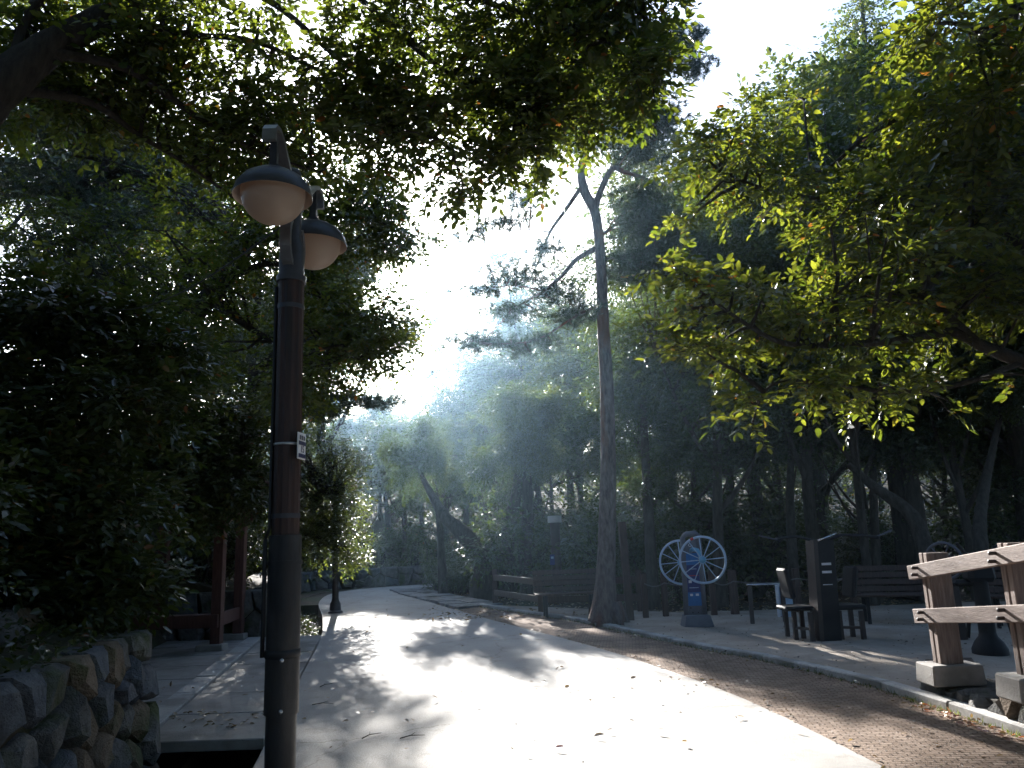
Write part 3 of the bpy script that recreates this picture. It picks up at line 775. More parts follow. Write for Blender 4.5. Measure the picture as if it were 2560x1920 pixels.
bench((gb[0] + 0.10, gb[1], 0.012), math.radians(-14), 'slatted wooden bench just left of the near rail fence')
bench((7.35, 11.2, 0.012), math.radians(-35), 'slatted wooden bench seen between the near fence rails')
gb = at(1428, 1500, 14.95)
bench((gb[0] - 0.03, 15.25, 0.0), math.radians(4), 'dark slatted bench hidden partly behind the pine trunk', 1.3)

# ---------------------------------------------------------------- arm wheel machine
def wheel(parent, c, nrm, R, m_, hubm, nsp=12, mark=False):
    c = np.array(c, float); nrm = np.array(nrm, float) / np.linalg.norm(nrm)
    a = np.cross(nrm, [0, 0, 1.0]); a /= np.linalg.norm(a); b = np.cross(nrm, a)
    w = MB().ring(c, nrm, R, 0.019, 44, 8).build('wheel', m_, parent, True)
    for k in range(nsp):
        t = 2 * math.pi * (k + 0.15) / nsp
        d = a * math.cos(t) + b * math.sin(t)
        MB().tube([c + d * 0.03 + nrm * 0.02, c + d * (R - 0.01)], 0.0085, 6).build('spoke', m_, w, True)
    MB().lathe(c, [(0.001, -0.05), (0.045, -0.045), (0.05, -0.02), (0.062, 0.0), (0.05, 0.03), (0.03, 0.05), (0.001, 0.052)], 16, axes=(a, b, nrm)).build('hub', hubm, w, True)
    if mark:
        d = a * math.cos(2.05) + b * math.sin(2.05)
        MB().tube([c + (a * math.cos(u_) + b * math.sin(u_)) * R for u_ in (5.05, 5.1, 5.15, 5.2)], 0.0215, 8).build('grip_mark', M['red'], w, True)
    return w
gw = G(1744, 1567)
YW = gw[1]
wm = root('arm_wheel_machine', (gw[0], YW, 0.012), 'pale blue exercise machine with two spoked arm wheels on a grey post', 'exercise machine')
tl_, tr_ = at(1706, 1345, YW), at(1746, 1340, YW)
bl_, br_ = at(1717, 1550, YW), at(1763, 1550, YW)
ztp = at(1725, 1330, YW)[2]
tubep = [bl_, tl_ * .5 + bl_ * .5, tl_, tl_ * .8 + tr_ * .2 + [0, 0, 0.055], tl_ * .2 + tr_ * .8 + [0, 0, 0.055], tr_, tr_ * .5 + br_ * .5, br_]
MB().tube(tubep, 0.042, 12).build('frame_tube', M['greyblue'], wm, True)
MB().box((bl_ + br_) / 2 * [1, 1, 0] + np.array([0.01, 0, 0.10]), (0.47, 0.40, 0.18), taper=0.82).build('base', M['greyblue'], wm, bevel=0.012)
def quadpanel(corners, t, name, m_, parent):
    f_ = [np.array(q_) + [0, -t / 2, 0] for q_ in corners]; k_ = [np.array(q_) + [0, t / 2, 0] for q_ in corners]
    return MB().raw(f_ + k_, [(0, 1, 2, 3), (7, 6, 5, 4), (0, 4, 5, 1), (1, 5, 6, 2), (2, 6, 7, 3), (3, 7, 4, 0)]).build(name, m_, parent)
def lerpq(v, x): # v 0 bottom..1 top, x 0..1
    l_ = bl_ * (1 - v) + tl_ * v; r_ = br_ * (1 - v) + tr_ * v
    return l_ * (1 - x) + r_ * x
pn_ = quadpanel([lerpq(0.0, .1), lerpq(0.0, .9), lerpq(0.97, .9), lerpq(0.97, .1)], 0.02, 'backing_panel', M['greyblue'], wm)
for v0, v1, mm_, nm in ((0.17, 0.33, M['blue'], 'print_panel'), (0.331, 0.66, M['navyblue'], 'print_panel'), (0.661, 0.80, M['blue'], 'print_panel')):
    o_ = [lerpq(v0, .13), lerpq(v0, .87), lerpq(v1, .87), lerpq(v1, .13)]
    quadpanel([p_ + [0, -0.014, 0] for p_ in o_], 0.006, nm, mm_, pn_)
fr_ = lerpq(0.9, 0.42) + [0, -0.0125, 0]
text('O', fr_, (1, 0, 0), (0, 0, 1), (0, -1, 0), 0.07, M['white'], pn_)
for vv, xx, ww, hh, mt in ((0.46, .3, .05, .045, M['white']), (0.30, .33, .045, .035, M['white']), (0.30, .66, .05, .035, M['white']), (0.385, .5, .15, .012, M['lblue']), (0.53, .5, .16, .012, M['red']), (0.61, .5, .12, .01, M['lblue'])):
    c = lerpq(vv, xx) + [0, -0.0185, 0]
    MB().box(c, (ww, 0.002, hh)).build('print_mark', mt, pn_)
for xx, vv in ((.35, .09), (.65, .09), (.5, .03), (.25, .145)):
    MB().lathe(lerpq(vv, xx) + [0, -0.012, 0], [(0.012, 0), (0.010, 0.012)], 8, axes=((1, 0, 0), (0, 0, 1), (0, -1, 0)), cap=True).build('bolt', M['machine'], wm, True)
wr, wl = at(1756.5, 1399.5, YW - 0.32), at(1702.5, 1405.4, YW + 0.30)
nw = np.array([-0.40, -0.92, 0.0])
wheel(wm, wr, nw, 0.36, M['lblue'], M['aqua'], 12, True)
wheel(wm, wl, nw, 0.355, M['lblue'], M['aqua'], 12)
s0 = lerpq(0.83, 0.45)
MB().tube([s0, s0 + [0.02, -0.10, 0.03], s0 + [0.07, -0.2, 0.01], wr * .8 + s0 * .2 + [0.0, 0.03, 0.06], wr + [0.0, 0.06, 0.01], wr + [0.0, 0.03, 0]], 0.034, 12).build('elbow_arm', M['aqua'], wm, True)
MB().tube([s0, s0 + [-0.02, 0.12, 0.02], wl * .6 + s0 * .4 + [0, 0, 0.02], wl + [0.0, -0.05, 0]], 0.034, 12).build('elbow_arm', M['aqua'], wm, True)

# ---------------------------------------------------------------- seated press station
gs = G(2078, 1600)
YS = gs[1]
ss = root('seated_press_station', (gs[0], YS, 0.012), 'dark pillar exercise station with a low seat on each side', 'exercise machine')
pbl, pbr, ptl, ptr = at(2040, 1601, YS), at(2096, 1601, YS), at(2022, 1350, YS), at(2078, 1350, YS)
def pil(v, x):
    return (pbl * (1 - v) + ptl * v) * (1 - x) + (pbr * (1 - v) + ptr * v) * x
P0 = [pil(0, 0.2), pil(0, 1), pil(1, 0.95), pil(1, 0.25)]
quadpanel(P0, 0.24, 'pillar', M['machine'], ss)
quadpanel([pil(-0.0, 0.0), pil(-0.0, 0.19), pil(1, 0.2), pil(1, 0.02)], 0.30, 'pillar_edge', M['machine_brown'], ss)
for v_, h_ in ((0.76, .02), (0.68, .02), (0.555, .007)):
    c = pil(v_, 0.55) + [0, -0.124, 0]
    MB().box(c, (0.13, 0.004, h_ * 1.6)).build('label_strip', M['white'], ss)
for s, px0, px1 in ((-1, 1990, 2032), (1, 2104, 2160)):
    a, b = at(px0, 1590, YS + (0.15 if s < 0 else 0.0)), at(px1, 1597, YS - 0.1)
    a[2] = b[2] = 0
    seat_z = 0.42
    for p in (a, b):
        plank(p + [0, 0, 0.0], p + [0, 0, seat_z - 0.04], 0.055, 0.055).build('leg', M['machine_brown'], ss)
        plank(p + [0, 0.34, 0.0], p + [0, 0.34, seat_z - 0.04], 0.055, 0.055).build('leg', M['machine_brown'], ss)
    plank(a + [0, 0, 0.16], b + [0, 0, 0.16], 0.03, 0.035, (0, 1, 0)).build('stretcher', M['machine_brown'], ss)
    c = (a + b) / 2
    MB().box(c + np.array([s * 0.03, 0.17, seat_z]), (0.40, 0.40, 0.06)).build('seat', M['machine'], ss, bevel=0.02)
    MB().box(c + np.array([s * 0.12, 0.17, seat_z + 0.33]), (0.07, 0.36, 0.42), ((0.98, 0, -0.17 * s), (0, 1, 0), (0.17 * s, 0, 0.98))).build('backrest', M['machine'], ss, bevel=0.025)
    tpp = pil(0.97, 0.5)
    e = tpp + np.array([s * 0.62, -0.05, 0.08])
    MB().tube([tpp, tpp + [s * 0.3, 0, 0.10], e, e + [s * 0.05, -0.25, -0.03]], 0.02, 8).build('press_arm', M['machine'], ss, True)
    MB().tube([e + [s * 0.04, -0.22, -0.02], e + [s * 0.26, -0.22, 0.06]] if s > 0 else [e + [s * 0.04, -0.22, -0.02], e + [s * 0.3, -0.22, 0.05]], 0.011, 8).build('handle', M['greyblue'], ss, True)
MB().tube([pil(0.99, 0.2) + [0, -0.16, 0.0], pil(0.99, 0.2) + [0.27, -0.14, 0.095]], 0.012, 8).build('handle', M['chrome'], ss, True)

# ---------------------------------------------------------------- low bar, utility box, black machine, small dark wheel machine
lb = root('low_exercise_bar', at(1917, 1560, 13.0) * [1, 1, 0], 'low horizontal exercise bar on two dark posts', 'exercise bar')
a, b = at(1876, 1500, 13.0), at(1958, 1500, 13.05)
zb = at(1915, 1461, 13.0)[2]
for p in (a, b):
    plank((p[0], p[1], 0), (p[0], p[1], zb), 0.06, 0.06).build('post', M['machine_brown'], lb, bevel=0.004)
MB().tube([(a[0] - 0.04, a[1], zb), (b[0] + 0.02, b[1], zb)], 0.014, 8).build('bar', M['chrome'], lb, True)
ub = at(1964, 1560, 13.7)
u0 = root('utility_box', (ub[0], 13.7, 0), 'small pale blue-grey box on the sand behind the low exercise bar', 'box')
MB().box((ub[0] + .03, 13.7, 0.27), (0.20, 0.2, 0.5)).build('cabinet', M['lblue'], u0, bevel=0.01)
MB().box((ub[0] - 0.11, 13.64, 0.28), (0.045, 0.06, 0.54)).build('side_post', M['white'], u0, bevel=0.006)
MB().box((ub[0] + .03, 13.7, 0.535), (0.23, 0.23, 0.03)).build('lid', M['white'], u0, bevel=0.006)
gm = G(2477, 1636)
bm_ = root('pedestal_machine', (gm[0], gm[1], 0.012), 'black pedestal exercise machine with rounded head behind the near fence', 'exercise machine')
MB().lathe((gm[0], gm[1], 0), [(0.19, 0.0), (0.19, 0.06), (0.15, 0.14), (0.10, 0.2), (0.085, 0.26)], 18, cap=True).build('base', M['machine'], bm_, True, auto=0.6)
MB().lathe((gm[0], gm[1], 0), [(0.09, 0.2), (0.08, 0.86)], 14, cap=True).build('column', M['machine'], bm_, True, auto=0.6)
MB().box((gm[0], gm[1], 0.98), (0.34, 0.22, 0.34), taper=0.8).build('head_cover', M['machine'], bm_, bevel=0.05)
MB().box((gm[0] - 0.16, gm[1] + 0.1, 0.80), (0.26, 0.22, 0.07)).build('seat', M['machine'], bm_, bevel=0.03)
for s in (-1, 1):
    MB().tube([(gm[0], gm[1], 0.55), (gm[0] + s * 0.2, gm[1] - 0.05, 0.5), (gm[0] + s * 0.26, gm[1] - 0.05, 0.2)], 0.022, 8).build('foot_lever', M['machine'], bm_, True)
    MB().tube([(gm[0] + s * 0.08, gm[1], 1.08), (gm[0] + s * 0.26, gm[1] - 0.1, 1.26)], 0.018, 8).build('handle', M['machine'], bm_, True)
wc = at(2360, 1402, 10.3)
dm = root('arm_wheel_machine', (wc[0] + 0.18, 10.45, 0.012), 'small dark arm wheel on a post behind the near fence rails', 'exercise machine')
wheel(dm, wc, (-0.8, -0.6, 0), 0.23, M['greyblue'], M['machine'], 6)
MB().tube([wc + [0.03, 0.02, 0], wc + [0.12, 0.1, 0]], 0.03, 8).build('axle', M['machine'], dm, True)
plank((wc[0] + 0.18, 10.45, 0), (wc[0] + 0.12, 10.42, wc[2] + 0.06), 0.10, 0.10).build('post', M['machine_brown'], dm, bevel=0.008)

# ---------------------------------------------------------------- rope fence posts at the back of the playground
rp = []
places = [(1573, 14.1, 1.72, 'tall square timber post right of the pine trunk'), (1612, 14.6, .78, 'short fence post, first right of the tall timber post'),
          (1662, 14.6, .78, 'short fence post just left of the arm wheel machine'), (1783, 14.4, .78, 'short fence post just right of the arm wheel machine'),
          (1835, 14.4, .80, 'thicker short fence post between the arm wheels and the low bar'), (1995, 14.5, .78, 'short fence post behind the left seat of the press station'),
          (2135, 14.6, .78, 'short fence post behind the right seat of the press station')]
for i, (px, Y, hgt, lb_) in enumerate(places):
    p = at(px, 1500, Y)
    w_ = 0.13 if i in (0, 4) else 0.10
    o = plank((p[0], p[1], -0.02), (p[0] - (0.05 if i == 0 else 0), p[1], hgt), w_, w_).build('fence_post', M['wood_dark'], None, bevel=0.008)
    tag(o, lb_, 'fence post', 'posts at the back of the playground')
    rp.append(p)
P = []
for i in range(1, len(rp) - 1):
    a, b = rp[i], rp[i + 1]
    for t in np.linspace(0, 1, 6)[: (6 if i == len(rp) - 2 else 5)]:
        q = a * (1 - t) + b * t; P.append((q[0], q[1] - 0.062, 0.60 - 0.06 * math.sin(math.pi * t)))
tag(MB().tube(P, 0.012, 6).build('fence_rope', M['rope'], None, True), 'thin rope strung along the short posts behind the playground', 'rope')
#FOLIAGE
ORD = 'first second third fourth fifth sixth seventh eighth ninth tenth eleventh twelfth thirteenth fourteenth fifteenth sixteenth'.split()
# ---------------------------------------------------------------- foliage tools
def unit(a): return a / (np.linalg.norm(a, axis=-1, keepdims=True) + 1e-9)
def ball(n, rng, p=0.45):
    d = unit(rng.normal(size=(n, 3)))
    return d * (rng.random((n, 1)) ** p)
HI_F, LO_F = [(0, 1, 2, 3), (0, 3, 4, 5)], [(0, 1, 2, 3)]
def leaf_blocks(P, D, Nn, size, hi=True, ratio=0.54):
    """one folded pointed-oval leaf per row"""
    S = unit(np.cross(Nn, D)); Nn = unit(np.cross(D, S)); s = size[:, None]
    def q(a, b, c): return P + D * a * s + S * b * s * ratio + Nn * c * s
    if hi:
        return np.stack([q(0, 0, 0), q(.28, .43, .06), q(.66, .38, .05), q(1, 0, -.05), q(.66, -.38, .05), q(.28, -.43, .06)], 1)
    return np.stack([q(0, 0, 0), q(.45, .5, .08), q(1, 0, -.03), q(.45, -.5, .08)], 1)
def sprays(P, D, rng, k, Ls, leaf, hi=True, jit=0.35, up=1.0):
    n = len(P)
    Nn = unit(np.array([0, 0, up]) + rng.normal(size=(n, 3)) * jit)
    S = unit(np.cross(Nn, D)); Nn = np.cross(D, S)
    out_ = []
    LL = Ls * rng.uniform(0.65, 1.25, (n, 1))
    for j in range(k):
        t = (j + 0.4) / k
        sg = 1 if j % 2 else -1
        pos = P + D * LL * t + np.array([0, 0, -1]) * LL * 0.22 * t * t + rng.normal(size=(n, 3)) * leaf * 0.12
        ld = unit(D * (0.62 if j < k - 1 else 1.6) + S * sg * (0.8 if j < k - 1 else 0.1) + rng.normal(size=(n, 3)) * 0.22 + np.array([0, 0, -0.10]))
        ln = unit(Nn + rng.normal(size=(n, 3)) * 0.32)
        sz = leaf * rng.uniform(0.5, 1.22, n) * (0.75 + 0.4 * t)
        out_.append(leaf_blocks(pos, ld, ln, sz, hi))
    return np.concatenate(out_, 0)
def clump_sprays(clumps, rng, sub=22, spread=0.30):
    P, D, subs = [], [], []
    for c, r, n in clumps:
        c, r = np.array(c, float), np.array(r, float)
        ns = max(2, int(n // sub))
        sc = c + ball(ns, rng, 0.5) * r * 0.86
        subs.append(sc)
        idx = rng.integers(0, ns, n)
        p = sc[idx] + rng.normal(size=(n, 3)) * r * spread * 0.62
        d = unit((p - sc[idx]) / r.mean() * 1.6 + (p - c) / r * 0.5 + rng.normal(size=(n, 3)) * 0.35)
        d[:, 2] = d[:, 2] * 0.55 - 0.12
        P.append(p); D.append(unit(d))
    return np.concatenate(P), np.concatenate(D), np.concatenate(subs)
def crown_mesh(name, clumps, rng, m_, k=9, Ls=0.30, leaf=0.075, hi=True, sub=22, off=np.zeros(3), spread=0.30):
    P, D, subs = clump_sprays(clumps, rng, sub, spread)
    B = sprays(P, D, rng, k, Ls, leaf, hi)
    me = fast_mesh(name, B - off, 6 if hi else 4, HI_F if hi else LO_F, m_)
    return me, subs, (P, D, Ls)
def twig_mesh(name, PD, m_, off, w=0.004):
    P, D, Ls = PD
    S = unit(np.cross(D, np.array([0, 0, 1.0]))); U = np.cross(S, D)
    E_ = P + D * Ls * 0.9 + np.array([0, 0, -0.15 * Ls])
    b = [P + S * w, P - S * w * .5 + U * w, P - S * w * .5 - U * w, E_]
    V = np.stack(b, 1) - off
    return fast_mesh(name, V, 4, [(0, 1, 3), (1, 2, 3), (2, 0, 3)], m_)
def connect(mb, subs, skel, r0, r1, rng, n=4, k=4, maxd=9e9):
    sk = np.array(skel)
    for s in subs:
        d = np.linalg.norm(sk - s, axis=1) + np.maximum(0, (sk[:, 2] - s[2])) * 0.8
        a = sk[int(np.argmin(d))]
        ln = np.linalg.norm(s - a)
        if ln > maxd: continue
        j = rng.normal(size=(2, 3)) * ln * 0.06
        pts = [a, a + (s - a) * 0.35 + j[0] + [0, 0, ln * 0.06], a + (s - a) * 0.7 + j[1] + [0, 0, ln * 0.05], s]
        rr = min(r0, 0.012 + ln * 0.018)
        mb.tube(pts, [rr, rr * 0.75, rr * 0.5, r1], k, cap=False)
def densify(pts, step=0.25):
    pts = [np.array(p, float) for p in pts]; out_ = []
    for a, b in zip(pts[:-1], pts[1:]):
        m_ = max(1, int(np.linalg.norm(b - a) / step))
        out_ += [a + (b - a) * t for t in np.linspace(0, 1, m_, endpoint=False)]
    return out_ + [pts[-1]]
def curve(pts, rad, n=5):
    """Catmull-Rom through points with radii"""
    P = [np.array(p, float) for p in pts]; Q, R_ = [], []
    for i in range(len(P) - 1):
        p0, p1, p2, p3 = P[max(i - 1, 0)], P[i], P[i + 1], P[min(i + 2, len(P) - 1)]
        for t in np.linspace(0, 1, n, endpoint=False):
            Q.append(0.5 * (2 * p1 + (p2 - p0) * t + (2 * p0 - 5 * p1 + 4 * p2 - p3) * t * t + (3 * p1 - p0 - 3 * p2 + p3) * t ** 3))
            R_.append(rad[i] * (1 - t) + rad[i + 1] * t)
    Q.append(P[-1]); R_.append(rad[-1])
    return Q, R_
def pxclumps(lst, mul=1.0, dmul=1.0):
    out_ = []
    for px, py, Y, rx, ry, dep, n in lst:
        out_.append((at(px, py, Y), (rx * ppm(Y), dep * dmul, ry * ppm(Y)), int(n * mul)))
    return out_
def pine_pads(name, pads, rng, m_, off, needle=0.12, per=26, w=0.0055):
    """flat pads of needle tufts: (centre, radii, tufts)"""
    C, D = [], []
    for c, r, n in pads:
        p = np.array(c) + ball(n, rng, 0.5) * np.array(r)
        d = unit((p - np.array(c)) / np.array(r) * 0.6 + rng.normal(size=(n, 3)) * 0.5 + np.array([0, 0, 0.45]))
        C.append(p); D.append(d)
    C, D = np.concatenate(C), np.concatenate(D)
    T = np.repeat(C, per, 0); A = np.repeat(D, per, 0)
    n = len(T)
    dirs = unit(A * rng.uniform(0.3, 1.2, (n, 1)) + unit(rng.normal(size=(n, 3))) * 0.8)
    base_ = T - A * rng.uniform(0, 0.10, (n, 1))
    ln = needle * rng.uniform(0.75, 1.25, (n, 1))
    S = unit(np.cross(dirs, rng.normal(size=(n, 3)))) * w
    tip = base_ + dirs * ln + np.array([0, 0, -0.12]) * ln
    V = np.stack([base_ - S, base_ + S, tip], 1) - off
    return fast_mesh(name, V, 3, [(0, 1, 2)], m_), C
def add(name, me, parent): return link(name, me, parent)

# ---------------------------------------------------------------- near overhanging tree, upper left
rng = np.random.default_rng(101)
tb = np.array([-4.6, 4.6, 1.2])
tA = root('zelkova_tree', tb, 'near leaning tree whose branches arch over the road across the top', 'tree')
trunk, tr = curve([tb + [0, 0, -0.4], (-4.35, 4.7, 2.6), at(-90, 330, 5.0), at(20, 200, 5.1), at(150, 105, 5.3), at(330, 5, 5.6), at(560, -140, 6.0), at(900, -320, 6.3)], [.24, .20, .17, .15, .12, .10, .07, .04])
mb = MB().tube(trunk, tr, 12, noise=0.05)
mb.build('trunk', M['bark_dark'], tA, True)
limbs = [[(20, 200, 5.1), (60, 60, 5.2), (140, -60, 5.2), (200, -250, 5.2)], [(150, 105, 5.3), (330, 62, 5.5), (480, 88, 5.7), (640, 105, 5.9), (820, 190, 6.2), (980, 300, 6.3)], [(120, 130, 5.2), (300, 165, 5.5), (400, 225, 5.7), (520, 310, 6), (660, 385, 6.3), (800, 430, 6.6)],
         [(0, 225, 5.05), (120, 235, 5.4), (240, 262, 5.7), (350, 340, 6), (450, 400, 6.3), (580, 490, 6.7)], [(330, 5, 5.6), (560, -40, 5.8), (700, 20, 5.9), (850, 150, 6), (980, 240, 6.1), (1120, 370, 6.2)],
         [(560, -140, 6.0), (800, -80, 6), (1000, 90, 6), (1130, 190, 5.9), (1300, 300, 5.9)], [(560, -140, 6.0), (900, -120, 5.9), (1200, 0, 5.7), (1400, 60, 5.6), (1600, 140, 5.4)], [(900, -320, 6.3), (1200, -200, 6), (1500, -60, 5.5), (1640, 80, 5.3)]]
lm = MB(); skel = densify(trunk)
for lst in limbs:
    pts, rr = curve([at(*p) for p in lst], list(np.linspace(0.042, 0.010, len(lst))), 4)
    lm.tube(pts, rr, 7); skel += densify(pts, 0.2)
CA = pxclumps([(1590, 50, 5.5, 120, 90, .6, 130), (1645, 150, 5.2, 55, 70, .35, 48), (1560, 190, 5.3, 90, 50, .4, 56), (1460, 100, 5.8, 160, 120, .8, 240), (1420, 230, 5.7, 120, 90, .6, 150), (1270, 130, 6, 180, 140, .9, 270),
    (1280, 300, 6, 110, 110, .7, 150), (1260, 400, 6, 80, 70, .5, 70), (1180, 440, 6.2, 60, 45, .4, 40), (1340, 350, 5.8, 50, 60, .4, 40), (1060, 160, 6.2, 170, 130, .9, 200), (1060, 340, 6.3, 130, 90, .8, 170), (900, 330, 6.5, 170, 110, .9, 180),
    (900, 140, 6.2, 130, 90, .8, 100), (760, 230, 6.3, 160, 110, .9, 180), (560, 170, 6.1, 180, 110, .9, 200), (640, 370, 6.6, 150, 100, .9, 200), (430, 270, 6.2, 190, 130, .9, 230), (330, 110, 5.8, 160, 90, .7, 170), (220, 240, 6, 150, 90, .7, 150), (90, 60, 5.6, 150, 90, .7, 150), (60, 240, 6.2, 120, 90, .7, 130), (560, 30, 6.2, 200, 60, .8, 100), (1050, 10, 5.9, 160, 60, .7, 90),
    (1300, 10, 5.8, 170, 60, .7, 110), (300, -250, 5.6, 500, 170, 1.6, 240), (900, -260, 5.8, 450, 170, 1.6, 260), (1400, -200, 5.5, 300, 130, 1.0, 170), (700, -700, 4.8, 900, 250, 2.0, 420)], 1.25, 1.2)
me, subs, PD = crown_mesh('crown', CA, rng, M['leaf'], 11, 0.30, 0.078, True, off=tb)
add('crown', me, tA)
connect(lm, subs, skel, 0.03, 0.004, rng)
lm.build('limbs', M['bark_dark'], tA, True)
add('twigs', twig_mesh('twigs', PD, M['bark_dark'], tb), tA)

# ---------------------------------------------------------------- tree mass left of the sky gap
rng = np.random.default_rng(102)
tb = np.array([-6.4, 11.2, 1.2])
tB = root('broadleaf_tree', tb, 'dense dark tree behind the near lamp with the sun low through its leaves', 'tree')
trunk, tr = curve([tb + [0, 0, -.5], (-6.1, 11.0, 3.2), at(560, 700, 10.8), at(680, 480, 10.6), at(780, 300, 10.5)], [.2, .17, .14, .10, .05])
MB().tube(trunk, tr, 10, noise=0.05).build('trunk', M['bark_dark'], tB, True)
skel = densify(trunk)
lm = MB()
for lst in ([(560, 700, 10.8), (700, 660, 10.6), (860, 780, 10.5), (960, 800, 10.4)], [(600, 620, 10.8), (780, 560, 10.5), (900, 540, 10.3), (1040, 590, 10.2)], [(540, 760, 10.8), (660, 840, 10.6), (800, 880, 10.5), (920, 900, 10.4)]):
    pts, rr = curve([at(*p) for p in lst], list(np.linspace(0.06, 0.012, len(lst))), 4)
    lm.tube(pts, rr, 6); skel += densify(pts, 0.3)
CB = pxclumps([(420, 700, 11, 200, 150, 1.1, 260), (200, 620, 11.5, 200, 150, 1.1, 240), (330, 430, 12.8, 300, 160, 1.1, 260), (780, 470, 10.4, 170, 110, 1.1, 300), (940, 500, 10.3, 110, 80, .9, 190), (1010, 580, 10.2, 80, 45, .6, 80), (930, 600, 10.2, 70, 40, .6, 80), (700, 600, 10.6, 160, 120, 1.1, 240), (800, 610, 10.4, 70, 60, .7, 90),
    (790, 720, 10.4, 80, 90, .8, 150), (960, 790, 10.3, 100, 60, .8, 150), (840, 830, 10.4, 130, 80, 1, 230), (930, 880, 10.4, 70, 50, .7, 90), (740, 940, 10.2, 120, 110, 1, 200), (560, 820, 10.5, 170, 170, 1.1, 250), (520, 600, 11, 180, 140, 1.1, 160)], 1.9, 1.3)
me, subs, PD = crown_mesh('crown', CB, rng, M['leaf'], 10, 0.34, 0.085, False, off=tb)
add('crown', me, tB); connect(lm, subs, skel, 0.03, 0.006, rng, k=3)
lm.build('limbs', M['bark_dark'], tB, True)

# ---------------------------------------------------------------- near tree, right
rng = np.random.default_rng(103)
tb = np.array([6.6, 6.4, 0.0])
tR = root('zelkova_tree', tb, 'near tree at the right whose low branches carry sunlit yellow-green leaves', 'tree')
trunk, tr = curve([tb + [0, 0, -.1], (6.3, 6.4, 1.8), at(2740, 960, 6.4), at(2640, 700, 6.4), at(2620, 420, 6.2), at(2560, 100, 5.8), at(2480, -200, 5.4)], [.19, .16, .14, .12, .10, .07, .04])
MB().tube(trunk, tr, 10, noise=0.05).build('trunk', M['bark_dark'], tR, True)
skel = densify(trunk); lm = MB()
for lst, r0 in (([(2740, 960, 6.4), (2560, 905, 6.4), (2450, 862, 6.4), (2380, 830, 6.4), (2250, 850, 6.3), (2100, 862, 6.2), (1960, 858, 6.1), (1850, 800, 6.05), (1740, 720, 6)], .065), ([(2450, 862, 6.4), (2360, 780, 6.4), (2310, 740, 6.5), (2400, 620, 6.5), (2450, 540, 6.5)], .045),
                ([(2640, 700, 6.4), (2480, 560, 6.5), (2300, 520, 6.7), (2080, 500, 6.9), (1940, 480, 7.1), (1800, 430, 7.2)], .05), ([(2620, 420, 6.2), (2480, 330, 6.1), (2350, 260, 6), (2180, 330, 6.2), (2040, 430, 6.7), (2010, 250, 7)], .045),
                ([(2560, 100, 5.8), (2480, 90, 5.2), (2400, 60, 4.9), (2300, 60, 4.9)], .035), ([(2560, 905, 6.4), (2400, 960, 6.3), (2240, 980, 6.3), (2060, 960, 6.2), (1930, 960, 6.1), (1880, 1060, 6.0)], .03)):
    pts, rr = curve([at(*p) for p in lst], list(np.linspace(r0, 0.008, len(lst))), 4)
    lm.tube(pts, rr, 6); skel += densify(pts, 0.2)
CR = pxclumps([(1655, 655, 6, 50, 30, .25, 11), (1720, 740, 6.05, 90, 50, .4, 50), (1680, 815, 6, 60, 25, .2, 14), (1760, 875, 6, 85, 28, .25, 26), (1880, 860, 6.1, 90, 50, .4, 48), (1880, 740, 6.2, 120, 70, .6, 90), (2010, 800, 6.2, 120, 80, .6, 100), (2150, 760, 6.4, 150, 120, .9, 170), (2340, 720, 6.5, 160, 130, .9, 190), (2500, 800, 6.4, 140, 140, .9, 170),
    (1890, 1000, 6, 60, 50, .3, 24), (1870, 1075, 6, 25, 25, .15, 4), (2010, 950, 6.15, 100, 60, .5, 56), (2200, 970, 6.3, 150, 60, .7, 46), (2420, 980, 6.3, 150, 60, .7, 46), (2380, 1020, 6.2, 30, 25, .2, 4), (2150, 510, 5.5, 45, 45, .25, 8), (2210, 500, 5.7, 60, 60, .3, 14), (1720, 545, 7.1, 50, 28, .3, 17), (1750, 420, 7.2, 90, 90, .6, 90), (1880, 380, 7.2, 130, 80, .7, 130), (2000, 240, 7, 40, 90, .3, 26), (1960, 480, 7, 150, 80, .8, 140),
    (2120, 620, 6.8, 180, 90, .9, 170), (2300, 520, 6.6, 170, 110, .9, 190), (2470, 480, 6.3, 150, 140, .9, 180), (2330, 300, 6, 140, 90, .7, 120), (2220, 350, 6.3, 110, 70, .6, 80), (2490, 220, 5.1, 120, 120, .6, 110), (2420, 70, 4.9, 120, 70, .5, 70), (2300, 60, 4.9, 60, 50, .4, 26), (2700, 100, 5.2, 250, 250, 1.2, 200), (2500, -220, 5.2, 250, 120, 1.2, 130)], 0.95, 1.2)
me, subs, PD = crown_mesh('crown', CR, rng, M['leaf_y'], 11, 0.28, 0.082, True, off=tb)
add('crown', me, tR); connect(lm, subs, skel, 0.024, 0.004, rng)
lm.build('limbs', M['bark_dark'], tR, True)
add('twigs', twig_mesh('twigs', PD, M['bark_dark'], tb), tR)

# ---------------------------------------------------------------- the red pine
rng = np.random.default_rng(104)
YPN = 13.6
tb = G(1510, 1546)
pine = root('pine_tree', (tb[0], YPN, 0), 'tall red pine with bare crooked trunk at the edge of the playground', 'pine tree')
pb0 = np.array([tb[0], YPN, 0.0])
def AP(px, py, dy=0.0): return at(px, py, YPN + dy)
tp = [AP(1508, 1556), AP(1512, 1500), AP(1516, 1400), AP(1519, 1250), AP(1520, 1100), AP(1516, 950), AP(1508, 820), AP(1504, 700), AP(1498, 600), AP(1487, 530), AP(1462, 480), AP(1453, 430), AP(1463, 370), AP(1467, 310), AP(1470, 230), AP(1480, 130), AP(1490, 30)]
trd = [.27, .205, .158, .142, .132, .122, .11, .10, .095, .092, .092, .074, .06, .05, .045, .035, .02]
pts, rr = curve(tp, trd, 4)
mb = MB().tube(pts, rr, 16, noise=0.035)
